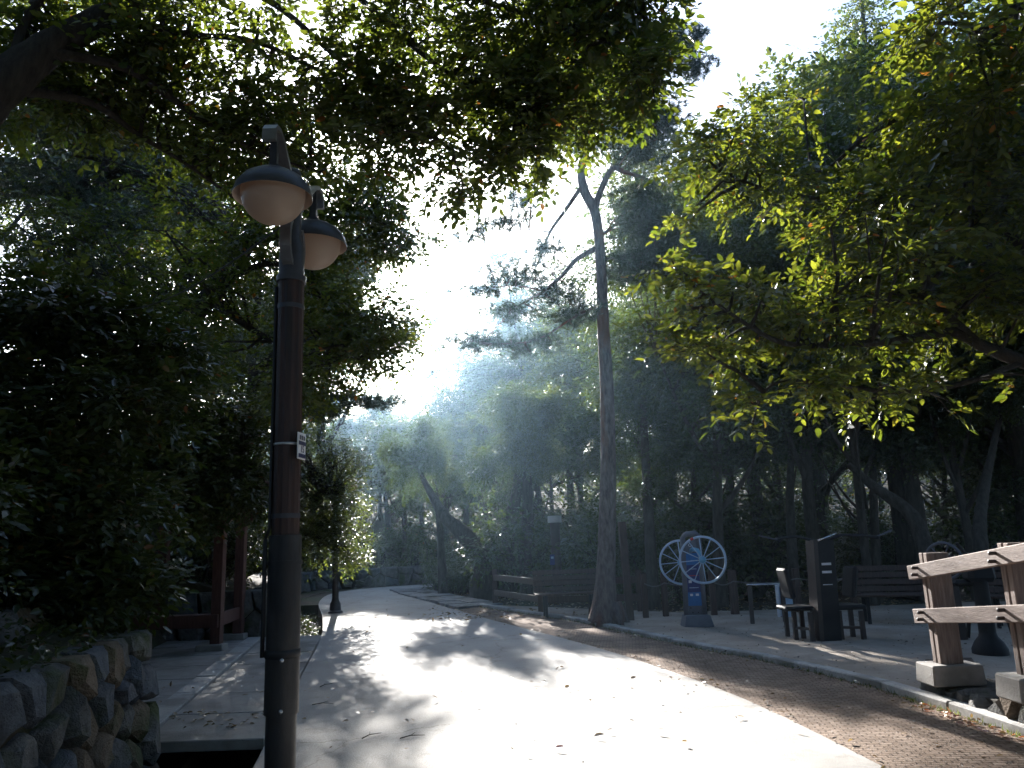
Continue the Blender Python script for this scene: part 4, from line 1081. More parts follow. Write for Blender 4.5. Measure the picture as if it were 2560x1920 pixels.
for a in (0.3, 1.5, 2.7, 3.9, 5.2):       # root flare
    d = np.array([math.cos(a), math.sin(a), 0])
    mb.tube([pb0 + d * 0.12 + [0, 0, .34], pb0 + d * 0.22 + [0, 0, .13], pb0 + d * 0.34 + [0, 0, -.03]], [.10, .085, .04], 8)
mb.build('trunk', M['bark_pine'], pine, True)
lm = MB(); skel = densify(pts[40:], 0.3)
for lst, r0, r1 in (([(1487, 525, 0), (1500, 480, -.1), (1530, 422, -.2), (1560, 430, -.3), (1612, 446, -.4)], .07, .035), ([(1450, 472, 0), (1410, 530, .1), (1375, 580, .2), (1352, 640, .3), (1325, 700, .4)], .045, .012),
                    ([(1488, 622, 0), (1440, 650, -.1), (1405, 690, -.2), (1360, 728, -.3)], .055, .03), ([(1500, 590, 0), (1580, 540, .3), (1640, 555, .6)], .03, .012), ([(1468, 345, 0), (1520, 350, -.2), (1600, 352, -.3)], .03, .012),
                    ([(1475, 200, 0), (1540, 170, .2), (1640, 120, .5), (1710, 70, .7)], .035, .008), ([(1466, 330, 0), (1420, 320, .1), (1385, 350, .2)], .025, .008), ([(1360, 728, -.3), (1290, 770, 0), (1230, 830, .2)], .02, .006), ([(1375, 580, .2), (1300, 575, .2), (1200, 590, .3)], .016, .005), ([(1360, 728, -.3), (1290, 715, -.2), (1190, 722, 0)], .018, .005), ([(1504, 760, 0), (1440, 790, -.2), (1340, 850, -.3), (1230, 860, -.2)], .03, .006), ([(1500, 650, 0), (1580, 640, -.2), (1700, 650, -.3)], .03, .008)):
    q_, r_ = curve([AP(*p) for p in lst], list(np.linspace(r0, r1, len(lst))), 4)
    lm.tube(q_, r_, 7); skel += densify(q_, 0.2)
PD_ = [(1470, 190, 150, 60, 1.1, 420), (1570, 190, 120, 55, 1.0, 380), (1650, 120, 90, 40, .8, 240), (1710, 95, 70, 24, .5, 110), (1735, 165, 70, 20, .5, 100), (1500, 100, 120, 50, .9, 260), (1400, 270, 100, 55, .9, 330), (1560, 310, 130, 60, 1.0, 460), (1645, 300, 90, 65, .8, 280), (1480, 20, 120, 60, .9, 200), (1440, 340, 60, 30, .6, 110), (1600, 390, 90, 30, .7, 150),
       (1310, 500, 55, 45, .5, 60), (1250, 560, 90, 14, .4, 46), (1180, 590, 60, 12, .4, 26), (1620, 560, 120, 45, .9, 320), (1700, 640, 130, 60, 1.0, 420), (1590, 660, 90, 50, .8, 240), (1600, 490, 90, 35, .7, 160), (1300, 680, 110, 32, .6, 105), (1210, 720, 100, 20, .5, 66), (1390, 730, 80, 35, .6, 90), (1440, 780, 90, 40, .7, 120), (1280, 780, 90, 26, .5, 66), (1360, 620, 60, 30, .4, 46), (1200, 850, 110, 28, .5, 80), (1320, 860, 100, 32, .6, 86)]
me, cs = pine_pads('needles', [(AP(a, b), (c * ppm(YPN), e, d * ppm(YPN)), n) for a, b, c, d, e, n in PD_], rng, M['needle'], pb0, 0.15, 30, 0.006)
add('needles', me, pine); connect(lm, cs[::9], skel, 0.018, 0.004, rng, k=3, maxd=2.2)
lm.build('limbs', M['bark_pine'], pine, True)

def pine_group(name, label, base_, Y, trunk_px, pads, seed, per=24, needle=0.13):
    wn_ = 0.0055 * needle / 0.13
    rg = np.random.default_rng(seed)
    r_ = root('pine_tree', base_, label, 'pine tree')
    b_ = np.array(base_, float)
    q_, rr_ = curve([b_ + [0, 0, -.3]] + [at(*p) for p in trunk_px], list(np.linspace(.17, .04, len(trunk_px) + 1)), 4)
    MB().tube(q_, rr_, 9, noise=0.04).build('trunk', M['bark_dark'], r_, True)
    me_, c_ = pine_pads('needles', [(at(a, b, y), (c * ppm(y), e, d * ppm(y)), n) for a, b, y, c, d, e, n in pads], rg, M['needle'], b_, needle, per, wn_)
    add('needles', me_, r_)
    l_ = MB(); connect(l_, c_[::12], densify(q_), 0.03, 0.005, rg, k=3, maxd=4.5); l_.build('limbs', M['bark_dark'], r_, True)
pine_group('pine', 'dark blue-green pine behind the canopy at the upper left', (-7.0, 11.8, 1.6), 12, [(190, 800, 12), (240, 520, 12), (300, 250, 12)],
    [(120, 340, 12, 120, 60, 1, 240), (300, 330, 12, 130, 60, 1, 260), (420, 420, 11.8, 120, 60, 1, 240), (180, 480, 12, 140, 70, 1, 280), (330, 560, 11.8, 140, 70, 1, 280), (120, 640, 12, 130, 70, 1, 240), (300, 700, 11.8, 130, 60, 1, 220), (60, 460, 12, 100, 80, 1, 180)], 201)
pine_group('pine', 'dark pine standing between the upper left canopy and the near lamp', (-6.6, 14.5, 1.5), 14, [(420, 900, 14), (470, 620, 14), (500, 300, 14)],
    [(520, 330, 14, 120, 60, 1, 230), (430, 540, 14, 140, 70, 1.1, 260), (580, 480, 14, 110, 60, 1, 220), (620, 680, 14, 120, 60, 1, 230), (480, 760, 14, 150, 60, 1.1, 260), (560, 860, 13.8, 140, 50, 1, 200), (400, 640, 14, 120, 60, 1, 180)], 202)
pine_group('pine', 'pine whose lower boughs hang left of the sky gap above the road', (-6.3, 16.2, 1.3), 15, [(620, 1050, 16), (640, 800, 15.5), (660, 560, 15)],
    [(1000, 838, 14.5, 90, 22, .6, 150), (900, 860, 14.5, 100, 35, .7, 170), (940, 1005, 14.8, 80, 18, .5, 110), (850, 990, 14.8, 80, 30, .6, 130), (780, 930, 15, 90, 50, .8, 170), (700, 1010, 15, 90, 40, .8, 150), (800, 1030, 14.6, 80, 25, .5, 100)], 203)
pine_group('pine', 'hazy pine with drooping boughs in the bright gap left of the tall pine', (1.3, 37.0, 0.6), 37, [(1330, 1100, 37), (1300, 900, 37), (1270, 700, 37)],
    [(1250, 640, 36.5, 90, 26, .95, 150), (1300, 760, 36.5, 70, 30, .8, 130), (1090, 800, 36.5, 60, 20, .7, 90), (1260, 850, 36.5, 90, 35, .95, 150), (1150, 870, 36.5, 80, 28, .8, 120), (1080, 930, 36.5, 60, 22, .6, 80), (1290, 930, 36.5, 100, 40, .95, 140)], 204, 24, 0.24)

# ---------------------------------------------------------------- wood: tree prototypes, then copies
def proto_tree(seed, m_, hgt=5.6, R=2.7, nclump=13, n=480, lean=(0, 0), leaf=0.105):
    rg = np.random.default_rng(seed)
    top = np.array([lean[0], lean[1], hgt * 1.1])
    tpts, trr = curve([(0, 0, -.2), (lean[0] * .1, lean[1] * .1, hgt * .25), (lean[0] * .35 + .1, lean[1] * .35, hgt * .55), (lean[0] * .7, lean[1] * .7 + .1, hgt * .85), top], [.17, .13, .11, .07, .03], 4)
    tm = MB().tube(tpts, trr, 9, noise=0.05)
    sk = densify(tpts[6:], 0.3)
    for k in range(4):
        a = rg.uniform(0, 6.28); b_ = tpts[5 + k]
        e = np.array(b_) + [math.cos(a) * R * .6, math.sin(a) * R * .6, hgt * .38]
        q_, r_ = curve([b_, (np.array(b_) + e) / 2 + [0, 0, -.25], e], [.075, .05, .02], 4)
        tm.tube(q_, r_, 6); sk += densify(q_, 0.3)
    cl = []
    for k in range(nclump):
        d = ball(1, rg, 0.6)[0]
        c = np.array([lean[0], lean[1], hgt]) + d * [R, R, hgt * .40]
        cl.append((c, np.array([1.0, 1.0, .62]) * rg.uniform(.75, 1.15) * R * .42, n))
    me_, sub_, _ = crown_mesh('crown', cl, rg, m_, 8, 0.36, leaf, False, sub=26)
    connect(tm, sub_[::2], sk, 0.03, 0.006, rg, k=3, maxd=2.5)
    off_v = tm.v
    me_t = bpy.data.meshes.new('trunk'); me_t.from_pydata(off_v, [], tm.f); me_t.polygons.foreach_set('use_smooth', [True] * len(me_t.polygons)); me_t.materials.append(M['bark'])
    return me_t, me_
PT = [proto_tree(301, M['leaf_bg']), proto_tree(302, M['leaf_bg2'], 5.6, 2.5, 12, 440, (-.5, 0.2)), proto_tree(303, M['leaf_bg'], 5.4, 2.9, 14, 460, (.4, .3)), proto_tree(304, M['leaf_bg2'], 6.0, 2.4, 13, 440)]
def proto_shrub(seed, m_, leaf=0.08):
    rg = np.random.default_rng(seed)
    cl = [(np.array([0, 0, .75]) + ball(1, rg, .6)[0] * [.7, .7, .5], np.array([.55, .55, .45]), 120) for _ in range(8)]
    me_, sub_, _ = crown_mesh('leaves', cl, rg, m_, 7, 0.26, leaf, False, sub=20)
    sm = MB(); connect(sm, sub_, [np.array([x_, y_, 0.0]) for x_, y_ in rg.normal(size=(6, 2)) * .12], 0.03, 0.004, rg, k=4)
    me_s = bpy.data.meshes.new('stems'); me_s.from_pydata(sm.v, [], sm.f); me_s.materials.append(M['bark_dark'])
    return me_s, me_
PS = [proto_shrub(401, M['leaf_bg']), proto_shrub(402, M['leaf_dark']), proto_shrub(403, M['leaf_dark'], 0.095)]
def ground_z(x, Y):
    off = x - Lx(Y)
    z = bank(off, Y) if off < -1.02 else -0.03
    return z + (0.22 * (min(Y, 80) - 34) if Y > 34 else 0)
def place_tree(px, py, Y, k, rot, label, group, sxy=1.0, own_trunk=None):
    c = at(px, py, Y); z0 = ground_z(c[0], Y)
    s = max(0.5, (c[2] - z0) / 5.6)
    r_ = root('broadleaf_tree', (c[0], Y, z0), label, 'tree', group)
    if own_trunk is None:
        t_ = link('trunk', PT[k][0], r_); t_.scale = (s * sxy * .9, s * sxy * .9, s); t_.rotation_euler = (0, 0, rot)
    else:
        q_, rr_ = curve([at(a, b, y) for a, b, y, _ in own_trunk], [w * ppm(y) / 2 for a, b, y, w in own_trunk], 5)
        q_[0] = np.array([q_[0][0], q_[0][1], z0 - 0.1])
        MB().tube(q_, rr_, 10, noise=0.05).build('trunk', M['bark'], r_, True)
    cr = link('crown', PT[k][1], r_); cr.scale = (s * sxy, s * sxy, s); cr.rotation_euler = (0, 0, rot)
    return r_
GW = 'wood behind the playground'
near_w = [(1790, 900, 19.5, 1, 'broadleaf tree behind the arm wheel machine, its crown meeting the near sunlit sprigs'), (1830, 640, 21, 1, 'tall tree right of the pine whose top shows between pine and near tree'), (2010, 880, 19, 1, 'broadleaf tree directly behind the press station'),
    (2190, 700, 20, 1, 'broadleaf tree under the tall pale tree, half covered by the near canopy'), (2360, 880, 18.5, 1, 'broadleaf tree above the bench right of the press station'), (2540, 700, 19, 1, 'large tree crown at the right edge behind the near canopy'), (1720, 1060, 18, 1, 'low tree between the tall timber post and the arm wheels'),
    (1930, 1090, 18.5, 1, 'low tree above the low exercise bar'), (2140, 1080, 17.5, 1, 'low tree behind the right press seat'), (2330, 1100, 18, 1, 'low tree behind the slatted bench'), (2520, 1060, 17, 1, 'low tree behind the near fence at the right edge'),
    (1990, 660, 22, .7, 'tall crown seen through the top sprigs of the near right tree'), (2400, 460, 21, .9, 'tall crown filling the sky behind the upper right canopy'), (2580, 420, 22, .9, 'tall crown in the upper right corner behind the canopy'),
    (1745, 800, 16, .85, 'dark crown right of the pine between its trunk and the near sprigs'), (1960, 690, 16.5, .85, 'dark crown under the open sky behind the upper sprigs'), (2190, 540, 16, .9, 'dark crown below the tall pale tree'), (2430, 480, 16, 1, 'dark crown behind the upper right leaves'), (2570, 690, 15.5, .9, 'dark crown behind the thick right branch'), (2100, 860, 15.5, .8, 'dark crown above the press station'), (2350, 860, 15.5, .8, 'dark crown above the slanting trunk'), (1650, 830, 23, .75, 'crown just right of the pine trunk below its bare fork'), (1690, 700, 24, .6, 'tall narrow crown right of the pine behind its middle boughs')]
for i, (a, b, y, sx, lab) in enumerate(near_w):
    place_tree(a, b, y, i % 4, i * 1.7, lab, GW, sx)
far_w = [(1610, 950, 27, 1, 'hazy tree directly behind the pine trunk'), (1330, 1130, 27, 1, 'hazy tree left of the pine above the rail fence'), (1230, 1150, 29, 1, 'hazy tree above the leaning trunk'), (1160, 1030, 40, 1, 'backlit tree at the centre of the bend, right of the brightest gap'), (1050, 1065, 43, .9, 'backlit tree directly above the far end of the road'),
    (950, 1070, 44, .9, 'backlit tree above the far stone wall'), (850, 1080, 43, .9, 'backlit tree above the sunlit shrub'), (1410, 900, 47, 1, 'pale tall tree left of the pine trunk at mid height'), (1480, 830, 49, 1, 'pale tall tree touching the pine trunk on its left'), (1220, 980, 46, 1, 'pale tree top below the bright sky gap'),
    (810, 825, 28, .9, 'tree crown behind the near lamp, right of its pole'), (640, 900, 27, .75, 'tree crown hidden behind the near lamp pole'), (600, 880, 21, .7, 'dark tree left of the near lamp above the pergola'),
    (900, 1190, 33, 1, 'low tree behind the far wall at the left of the bend'), (1010, 1170, 34, 1, 'low tree behind the far wall at the middle of the bend'), (1120, 1160, 33, 1, 'low tree behind the far wall at the right of the bend'), (1230, 1120, 35, 1, 'hazy low tree left of the kinked trunk'), (1340, 1060, 36, 1, 'hazy tree between the forked trunk and the pine'), (1440, 1000, 37, 1, 'hazy tree just left of the pine trunk')]
for i, (a, b, y, sx, lab) in enumerate(far_w):
    place_tree(a, b, y, (i * 3 + 1) % 4, i * 2.3 + .4, lab, 'trees beyond the bend', sx)
for i in range(15):
    a = 700 + i * 135; y = 38 + (i * 7) % 9
    place_tree(a, 1170 - (i * 53) % 60, y, i % 4, i * 1.1, 'distant tree closing off the wood at the back, %s from the left' % ORD[i], 'distant trees of the wood', 1.5)
# trees whose trunks can be told apart
place_tree(1050, 1155, 22, 0, .7, 'thick-trunked tree leaning left over the road at the far kerb', None, 0.5, [(1206, 1500, 20.5, 62), (1204, 1400, 20.5, 60), (1170, 1345, 20.6, 44), (1115, 1295, 20.8, 30), (1075, 1230, 21.3, 18), (1045, 1170, 21.8, 8)])
place_tree(1300, 1080, 21, 2, 2.2, 'upright tree with a kinked thick trunk left of the pine', None, 0.7, [(1262, 1480, 21, 42), (1266, 1400, 21, 36), (1272, 1320, 21, 34), (1292, 1230, 21, 28), (1300, 1130, 21, 20)])
place_tree(1345, 1135, 20.5, 3, 4.0, 'forked tree trunk directly left of the brown light post', None, 0.7, [(1316, 1490, 20.5, 34), (1314, 1400, 20.5, 30), (1318, 1300, 20.5, 28), (1318, 1200, 20.5, 22), (1316, 1100, 20.5, 14)])
place_tree(1090, 1150, 24, 1, 5.0, 'slender tree at the road edge between the bend and the leaning tree', None, 0.32, [(1108, 1490, 22.5, 26), (1104, 1400, 22.5, 20), (1098, 1300, 22.8, 16), (1085, 1200, 23.4, 10)])
place_tree(1620, 960, 17.5, 0, 3.0, 'straight dark tree just right of the pine trunk', None, 0.9, [(1638, 1555, 16.5, 36), (1622, 1300, 16.8, 26), (1612, 1100, 17.2, 20), (1606, 950, 17.5, 14)])
place_tree(2250, 900, 15.5, 2, 1.0, 'slanting tree behind the bench at the right of the playground', None, 0.9, [(2345, 1540, 14.5, 46), (2320, 1400, 14.6, 44), (2280, 1290, 14.9, 34), (2190, 1220, 15.2, 24), (2120, 1160, 15.4, 14)])
place_tree(2180, 930, 16.5, 1, 2.0, 'straight dark trunk behind the right seat of the press station', None, 0.9, [(2196, 1545, 15.8, 26), (2190, 1400, 16, 24), (2184, 1250, 16.2, 20), (2180, 1050, 16.5, 12)])
place_tree(2480, 960, 14.5, 3, 2.6, 'forked dark tree behind the second fence post at the right edge', None, 0.8, [(2470, 1560, 13.6, 44), (2455, 1400, 13.8, 36), (2450, 1300, 14, 30), (2470, 1180, 14.4, 20), (2500, 1040, 14.6, 12)])
place_tree(1985, 900, 17, 0, 2.6, 'slim tree behind the press station pillar', None, 0.8, [(1990, 1550, 16, 30), (1982, 1400, 16, 26), (1975, 1250, 16.4, 20), (1980, 1050, 17, 12)])
# tall pale tree against the sky, right
rng = np.random.default_rng(105)
tb = np.array([at(2200, 900, 16.5)[0], 16.5, 0])
tT = root('tall_broadleaf_tree', tb, 'tall pale tree reaching above the wood into the white sky at the right', 'tree')
trunk, tr = curve([tb, at(2210, 900, 16.5), at(2200, 500, 16.5), at(2170, 200, 16.5), at(2150, -60, 16.5)], [.2, .17, .12, .07, .03])
MB().tube(trunk, tr, 9).build('trunk', M['bark'], tT, True)
CT = pxclumps([(2160, 40, 16.5, 70, 90, .9, 170), (2120, 150, 16.5, 80, 80, 1, 190), (2210, 170, 16.5, 100, 90, 1, 220), (2290, 130, 16.5, 60, 90, .8, 130), (2060, 320, 16.3, 100, 60, 1, 170), (2180, 300, 16.3, 120, 80, 1.1, 240), (2310, 290, 16.5, 120, 100, 1.1, 240), (1970, 340, 16.3, 80, 40, .8, 90), (2090, 430, 16.3, 150, 80, 1.1, 230), (2280, 450, 16.3, 150, 90, 1.1, 240), (1900, 300, 16, 60, 30, .6, 50)], 1.3, 1)
me, subs, PD = crown_mesh('crown', CT, rng, M['leaf_bg2'], 8, 0.34, 0.10, False, off=tb)
add('crown', me, tT); lm = MB(); connect(lm, subs, densify(trunk), 0.05, 0.006, rng, k=4); lm.build('limbs', M['bark'], tT, True)

# far-off wood on the hillside: reads as one mass
rng = np.random.default_rng(120)
cw = []
for i in range(190):
    x_ = rng.uniform(-42, 62); y_ = rng.uniform(44, 62)
    cw.append((np.array([x_, y_, 0.22 * (y_ - 34) + rng.uniform(0.2, 4.2)]), np.array([2.8, 1.6, 2.2]), 130))
me, subs, PD = crown_mesh('distant_wood', cw, rng, M['leaf_dark'], 7, 0.7, 0.27, False)
add('distant_wood', me, None)['kind'] = 'stuff'

# ---------------------------------------------------------------- shrubs
def place_shrub(x, Y, k, s, rot, label, group):
    r_ = root('shrub', (x, Y, ground_z(x, Y) - .02), label, 'shrub', group)
    for nm, me_ in (('stems', PS[k][0]), ('leaves', PS[k][1])):
        o_ = link(nm, me_, r_); o_.scale = (s, s, s * 1.05); o_.rotation_euler = (0, 0, rot)
    return r_
rnd = random.Random(5)
for i in range(16):
    a = 1290 + i * 85 + rnd.uniform(-25, 25); y = 17.0 + rnd.uniform(0, 5)
    place_shrub(at(a, 1450, y)[0], y, 0, rnd.uniform(.9, 1.7), rnd.uniform(0, 6), 'leafy undergrowth shrub behind the playground, %s to the right from the pine' % ORD[i], 'undergrowth behind the playground')
for i in range(9):
    a = 1060 + i * 40; y = 23 + rnd.uniform(0, 3) - i * .35
    place_shrub(at(a, 1450, y)[0] + .5, y, 0, rnd.uniform(.5, .8), rnd.uniform(0, 6), 'small shrub along the far right of the road, %s from the bend' % ORD[i], 'undergrowth along the road')
for i in range(14):
    y = 30.5 + rnd.uniform(0, 5); x = -9 + i * 1.35
    place_shrub(x, y, 1, rnd.uniform(1.2, 1.9), rnd.uniform(0, 6), 'dark shrub behind the far stone wall, %s from its left end' % ORD[i], 'shrubs behind the far wall')
# dark bank on the left

for i, (x, y, s) in enumerate(sorted([(-3.6, 4.6, .75), (-4.1, 5.6, 1.0), (-3.9, 6.1, .7), (-4.9, 5.2, 1.3), (-5.6, 6.0, 1.5), (-4.6, 6.2, .9), (-6.6, 6.4, 1.7), (-5.9, 7.6, 1.3), (-6.4, 8.6, 1.5), (-6.9, 9.6, 1.6), (-7.1, 10.8, 1.6), (-7.4, 12.2, 1.5), (-3.3, 4.0, .5)], key=lambda q: q[1])):
    place_shrub(x, y, 1 + i % 2, s, i * 1.3, 'dark shrub on the bank left of the near lamp, %s in order of distance' % ORD[i], 'bank shrubs left of the near lamp')
for i, (x, y, s) in enumerate(sorted([(-5.6, 14.3, 1.0), (-6.3, 15.2, 1.2), (-6.6, 16.8, 1.2), (-7.1, 18.4, 1.2), (-7.6, 20.0, 1.2), (-8.2, 22.5, 1.2), (-8.4, 25, 1.3), (-8.0, 27.6, 1.3), (-9.5, 24, 1.8), (-8.6, 19.5, 1.8), (-8, 17, 1.8)], key=lambda q: q[1])):
    place_shrub(x, y, 1 + i % 2, s, i * 1.9, 'dark shrub on the left road bank beyond the pergola, %s in order of distance' % ORD[i], 'bank shrubs along the road')
# plants in the drain
for i, (dx, y, s) in enumerate([(-.5, 14.0, .45), (-.5, 15.0, .42), (-.5, 16.2, .45), (-.5, 17.5, .48), (-.5, 18.8, .5)]):
    x = Lx(y) + dx
    r_ = root('drain_plant', (x, y, -.56), 'low green plant growing in the roadside drain, %s in order of distance' % ORD[i], 'plant', 'plants in the drain')
    for nm, me_ in (('stems', PS[1][0]), ('leaves', PS[1][1])):
        o_ = link(nm, me_, r_); o_.scale = (s, s, s); o_.rotation_euler = (0, 0, i)
# sunlit shrub hanging over the far lamp
rng = np.random.default_rng(106)
tb = np.array([-6.3, 17.6, 1.0])
hs = root('overhanging_shrub', tb, 'sunlit rounded shrub drooping over the road edge at the far lamp', 'shrub')
CH_ = pxclumps([(800, 1120, 16.9, 80, 50, .7, 200), (865, 1165, 16.6, 60, 50, .5, 150), (880, 1230, 16.6, 45, 60, .4, 130), (710, 1130, 17, 80, 60, .7, 150), (770, 1230, 17.2, 90, 70, .8, 330), (830, 1270, 17.1, 80, 80, .8, 380), (790, 1350, 17.1, 90, 70, .8, 330), (870, 1330, 17, 50, 70, .5, 210), (880, 1395, 16.9, 30, 40, .3, 70), (740, 1300, 17.3, 80, 90, .8, 250), (760, 1180, 17.3, 60, 40, .6, 120)], 2.1, 1.0)
me, subs, PD = crown_mesh('leaves', CH_, rng, M['leaf_bg2'], 8, 0.26, 0.062, False, off=tb)
add('leaves', me, hs); lm = MB(); connect(lm, subs, densify([tb + [0, 0, -.2], at(760, 1330, 17.4), at(830, 1250, 17.1)]), 0.05, 0.005, rng, k=4)
lm.tube([tb + [0, 0, -.2], at(740, 1380, 17.5), at(800, 1280, 17.1)], [.06, .045, .02], 7); lm.build('stems', M['bark_dark'], hs, True)
# vine tangle over the pergola
rng = np.random.default_rng(107)
vb = np.array([-6.2, 11.3, 0.9])
vn = root('climbing_vine', vb, 'dark leafy vine smothering the pergola roof left of the near lamp', 'vine')
CV = pxclumps([(560, 1180, 11.3, 120, 80, .9, 300), (430, 1150, 11.2, 150, 110, 1, 340), (600, 1090, 11.5, 90, 90, .9, 230), (300, 1180, 11, 150, 130, 1, 330), (470, 1010, 11.5, 170, 90, 1, 320), (180, 1050, 10.8, 160, 140, 1, 320), (620, 1230, 11.4, 60, 60, .6, 120), (330, 960, 11.4, 160, 100, 1, 260), (480, 1270, 11, 80, 50, .6, 120)], 1.8, 1.1)
me, subs, PD = crown_mesh('leaves', CV, rng, M['leaf_dark'], 9, 0.34, 0.085, True, off=vb)
add('leaves', me, vn); lm = MB(); connect(lm, subs, densify([vb, vb + [0.2, 0, 1.6], at(430, 1150, 11.3), at(600, 1150, 11.4)]), 0.03, 0.006, rng, k=4)
lm.tube([vb + [0, 0, -.1], vb + [0.2, 0, 1.6], at(430, 1150, 11.3)], [.06, .05, .03], 7); lm.build('stems', M['bark_dark'], vn, True)
# near leafy bank growth filling the left edge
rng = np.random.default_rng(108)
nb = np.array([-4.9, 6.6, 0.9])
ng = root('bank_thicket', nb, 'large dark thicket with broad leaves filling the left edge', 'thicket')
CN = pxclumps([(80, 760, 6.8, 150, 110, .8, 200), (250, 800, 7, 150, 100, .8, 200), (110, 960, 6.6, 160, 120, .8, 230), (330, 1000, 7, 140, 110, .8, 200), (80, 1180, 6.4, 150, 120, .7, 220), (260, 1240, 6.8, 140, 110, .7, 210), (70, 1380, 6.2, 140, 100, .6, 180), (230, 1420, 6.4, 120, 80, .6, 150), (400, 870, 7.4, 120, 90, .8, 150), (330, 1470, 6.5, 40, 60, .3, 40), (120, 1490, 6.1, 110, 50, .5, 100)], 2, 1.1)
me, subs, PD = crown_mesh('leaves', CN, rng, M['leaf_dark'], 9, 0.32, 0.088, True, off=nb)
add('leaves', me, ng); lm = MB(); connect(lm, subs, densify([nb + [0, 0, -.2], nb + [0.1, 0, .8], nb + [-.1, .2, 2.0], nb + [.2, .4, 3.2]], .3), 0.03, 0.005, rng, k=4)
lm.tube([nb + [0, 0, -.2], nb + [0.1, 0, .8], nb + [-.1, .2, 2.0], nb + [.2, .4, 3.2]], [.05, .04, .03, .02], 7); lm.build('stems', M['bark_dark'], ng, True)
# unseen trees added behind and beside the camera to shade the scene
for i, (x, y, s) in enumerate([(-6.5, 1.5, 1.25), (-5.5, -4.0, 1.3), (6.5, 0.0, 1.3), (5.8, -6, 1.35), (-1.0, -9.5, 1.5), (10.5, 7.5, 1.2), (-10.5, 6, 1.4), (-10.5, 12, 1.5), (-10, 18, 1.5), (12, 13, 1.4), (4.3, -1.3, 1.35), (-3.8, -1.6, 1.35), (0.4, -2.6, 1.5), (-2.8, -4.5, 1.5), (2.2, -5, 1.5), (-9, -3, 1.5), (9.5, -4, 1.5), (-6, -11, 1.6), (5, -12, 1.6), (10.5, 2, 1.4), (-13, 1, 1.6), (-14, 9, 1.7), (13.5, 8, 1.6)]):
    r_ = root('broadleaf_tree', (x, y, ground_z(x, y)), 'unseen tree added around the camera, outside the frame, to shade the scene', 'tree', 'unseen trees added for shade')
    for nm, me_ in (('trunk', PT[i % 4][0]), ('crown', PT[i % 4][1])):
        o_ = link(nm, me_, r_); o_.scale = (s, s, s); o_.rotation_euler = (0, 0, i * 1.4)

M['leaf_litter'] = leafmat('leaf_litter_dark', (0.05, 0.03, 0.016), (0.16, 0.11, 0.065), (0.1, 0.05, 0.02), (0.2, 0.13, 0.06), 0.2, 0.04)
for i, (x, y, s_c) in enumerate([(-8, -3, 3), (-6.5, -8, 3.2), (-2.5, -10, 3), (2, -11, 3.2), (6, -8.5, 3), (8.5, -3.5, 3), (9.5, 1.5, 2.6), (-8.5, 2, 2.6), (11, 5, 2.6)]):  # unseen tall shrubs added round the camera to block low sky light
    place_shrub(x, y, 1 + i % 2, s_c, i * 1.7, 'unseen tall shrub added around the camera, outside the frame, to block low sky light', 'unseen shrubs added for shade')

# ---------------------------------------------------------------- litter, twigs, moss and grass
rng = np.random.default_rng(109)
def litter(name, pts, m_, size, z):
    n = len(pts)
    P = np.column_stack([pts, np.full(n, z) + rng.random(n) * 0.012])
    D = unit(np.column_stack([rng.normal(size=(n, 2)), rng.normal(size=n) * .15]))
    Nn = unit(np.column_stack([rng.normal(size=(n, 2)) * .45, np.ones(n)]))
    o_ = link(name, fast_mesh(name, leaf_blocks(P, D, Nn, size * rng.uniform(.5, 1.2, n), True, 0.55), 6, HI_F, m_))
    o_['kind'] = 'stuff'
    return o_
kp2 = smooth_poly(KB, 120, 2)
def along(P, n, lo, hi):
    i = rng.integers(0, len(P) - 1, n); t = rng.random((n, 1))
    q_ = P[i] * (1 - t) + P[i + 1] * t
    return q_ + np.column_stack([rng.uniform(lo, hi, n), rng.normal(size=n) * .02])
roadpts = np.column_stack([rng.uniform(-3.5, 2.2, 260), rng.uniform(3.0, 22, 260)])
roadpts = np.array([p for p in roadpts if Lx(p[1]) + .1 < p[0] < np.interp(p[1], RR[:10, 1], RR[:10, 0])])
litter('road_leaf_litter', np.concatenate([roadpts, np.column_stack([rng.uniform(-4.4, -2.2, 60), rng.uniform(6.6, 9.5, 60)]), np.array([(-3.05, 7.4), (-2.55, 7.1)])[rng.integers(0, 2, 70)] + rng.normal(size=(70, 2)) * [.30, .09]]), M['leaf_dry'], 0.06, 0.022)
litter('kerb_leaf_litter', np.concatenate([along(kp2[20:], 520, -.32, -.08), along(smooth_poly(RR[:8], 80, 2), 260, -.05, .10), along(kp2[10:70], 120, -.9, -.1)]), M['leaf_dry'], 0.05, 0.008)
litter('orange_leaf_litter', along(np.array([(3.56, 5.6), (3.50, 6.9)]), 46, -.26, -.08), M['leaf_red'], 0.07, 0.012)
litter('sand_leaf_litter', np.column_stack([rng.uniform(1.5, 9, 1100), rng.uniform(6.5, 14.6, 1100)])[:], M['leaf_litter'], 0.036, 0.03)
for i, (px, py, a, lab) in enumerate([(800, 1720, 1.1, 'thin forked twig lying on the shaded road beside the near lamp'), (905, 1850, .9, 'thin twig on the shaded road at the bottom edge'), (1000, 1850, .4, 'short twig near the edge of the large sunlit patch'), (780, 1765, .1, 'long thin twig lying close to the near lamp pole')]):
    g_ = G(px, py); d_ = np.array([math.cos(a), math.sin(a), 0]); e_ = np.array([-d_[1], d_[0], 0])
    tw = MB().tube([g_ + [0, 0, .012], g_ + d_ * .09 + e_ * .015 + [0, 0, .02], g_ + d_ * .20 + [0, 0, .012]], [.005, .004, .002], 5).tube([g_ + d_ * .09 + e_ * .015 + [0, 0, .02], g_ + d_ * .14 + e_ * .07 + [0, 0, .025]], [.003, .0015], 5).build('fallen_twig', M['bark'], None, True)
    tag(tw, lab, 'twig')
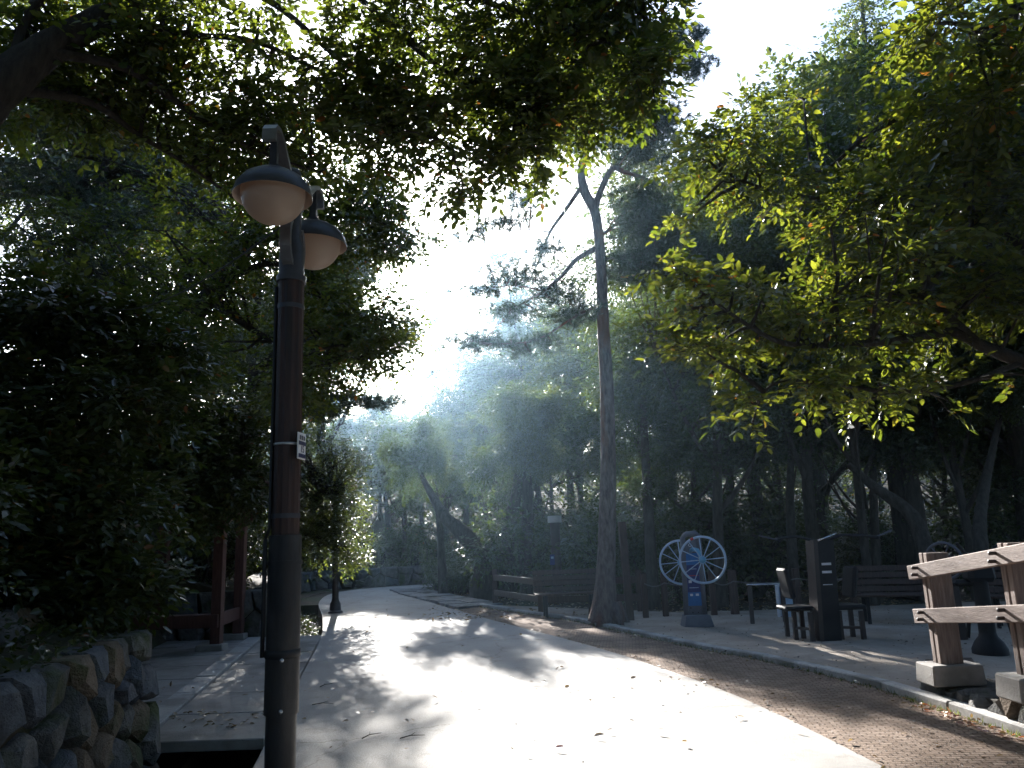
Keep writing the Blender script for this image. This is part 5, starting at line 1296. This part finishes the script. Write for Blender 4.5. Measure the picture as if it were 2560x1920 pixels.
for i, (px, py, lab, mm_) in enumerate([(1640, 1835, 'brown curled leaf at the foot of the right sunlit edge', 'leaf_dry'), (1385, 1880, 'orange leaf lying in the middle of the sunlit road', 'leaf_red'), (1485, 1850, 'small tan leaf in the sunlit middle of the road', 'leaf_dry'), (625, 1797, 'yellow-brown leaf on the slab left of the lamp pole', 'leaf_dry'), (1577, 1703, 'dry leaf far up the sunlit patch', 'leaf_dry')]):
    g_ = G(px, py)
    me_ = fast_mesh('fallen_leaf', leaf_blocks(np.array([g_ + [0, 0, .025]]), unit(np.array([[1, .3 * i - .5, .2]])), unit(np.array([[.2, -.3, 1.0]])), np.array([.085]), True, .6), 6, HI_F, M[mm_])
    tag(link('fallen_leaf', me_), lab, 'leaf')
def grass(name, pts, h, m_, z):
    n = len(pts); P = np.column_stack([pts, np.full(n, z)])
    d = unit(np.column_stack([rng.normal(size=(n, 2)) * .5, np.ones(n)])); S = unit(np.cross(d, rng.normal(size=(n, 3)))) * .004
    hh = h * rng.uniform(.4, 1.2, (n, 1))
    o_ = link(name, fast_mesh(name, np.stack([P - S, P + S, P + d * hh], 1), 3, [(0, 1, 2)], m_)); o_['kind'] = 'stuff'
grass('kerb_grass', np.concatenate([along(kp2[60:], 1500, -.15, -.06), along(np.array([(3.75, 7.6), (3.9, 6.0)]), 260, -.14, .1)]), .05, M['leaf'], -.01)
floor_pts = np.column_stack([rng.uniform(-2, 12, 5000), rng.uniform(15.2, 24, 5000)])
litter('forest_floor_litter', floor_pts, M['leaf_dry'], .09, -.01)

bx = np.column_stack([rng.uniform(-6.2, -2.6, 5200), rng.uniform(2.5, 6.4, 5200)])
bx = np.array([p for p in bx if p[0] < Lx(p[1]) - 1.02])
n = len(bx)
P = np.column_stack([bx, [bank(p[0] - Lx(p[1]), p[1]) + 0.02 for p in bx]]) + np.column_stack([np.zeros((n, 2)), rng.random(n) * .09])
D = unit(np.column_stack([rng.normal(size=(n, 2)), rng.normal(size=n) * .5 + .2]))
gc = link('ground_cover', fast_mesh('ground_cover', leaf_blocks(P, D, unit(rng.normal(size=(n, 3)) * .5 + [0, 0, 1.0]), .06 * rng.uniform(.5, 1.3, n), True), 6, HI_F, M['leaf_dark']))
gc['kind'] = 'stuff'

# ---------------------------------------------------------------- haze: the air itself
if HAZE_DENSITY > 0:
    hz = MB().box((0, 40, 11.5), (290, 210, 31)).build('haze', M['soil'])
    m_, nt, out = mat('haze_air')
    pv = N(nt, 'ShaderNodeVolumePrincipled')
    pv.inputs['Color'].default_value = (0.48, 0.74, 1.0, 1); pv.inputs['Density'].default_value = HAZE_DENSITY; pv.inputs['Anisotropy'].default_value = 0.9
    L(nt, pv.outputs[0], out.inputs['Volume'])
    hz.data.materials.clear(); hz.data.materials.append(m_)
    hz['kind'] = 'stuff'
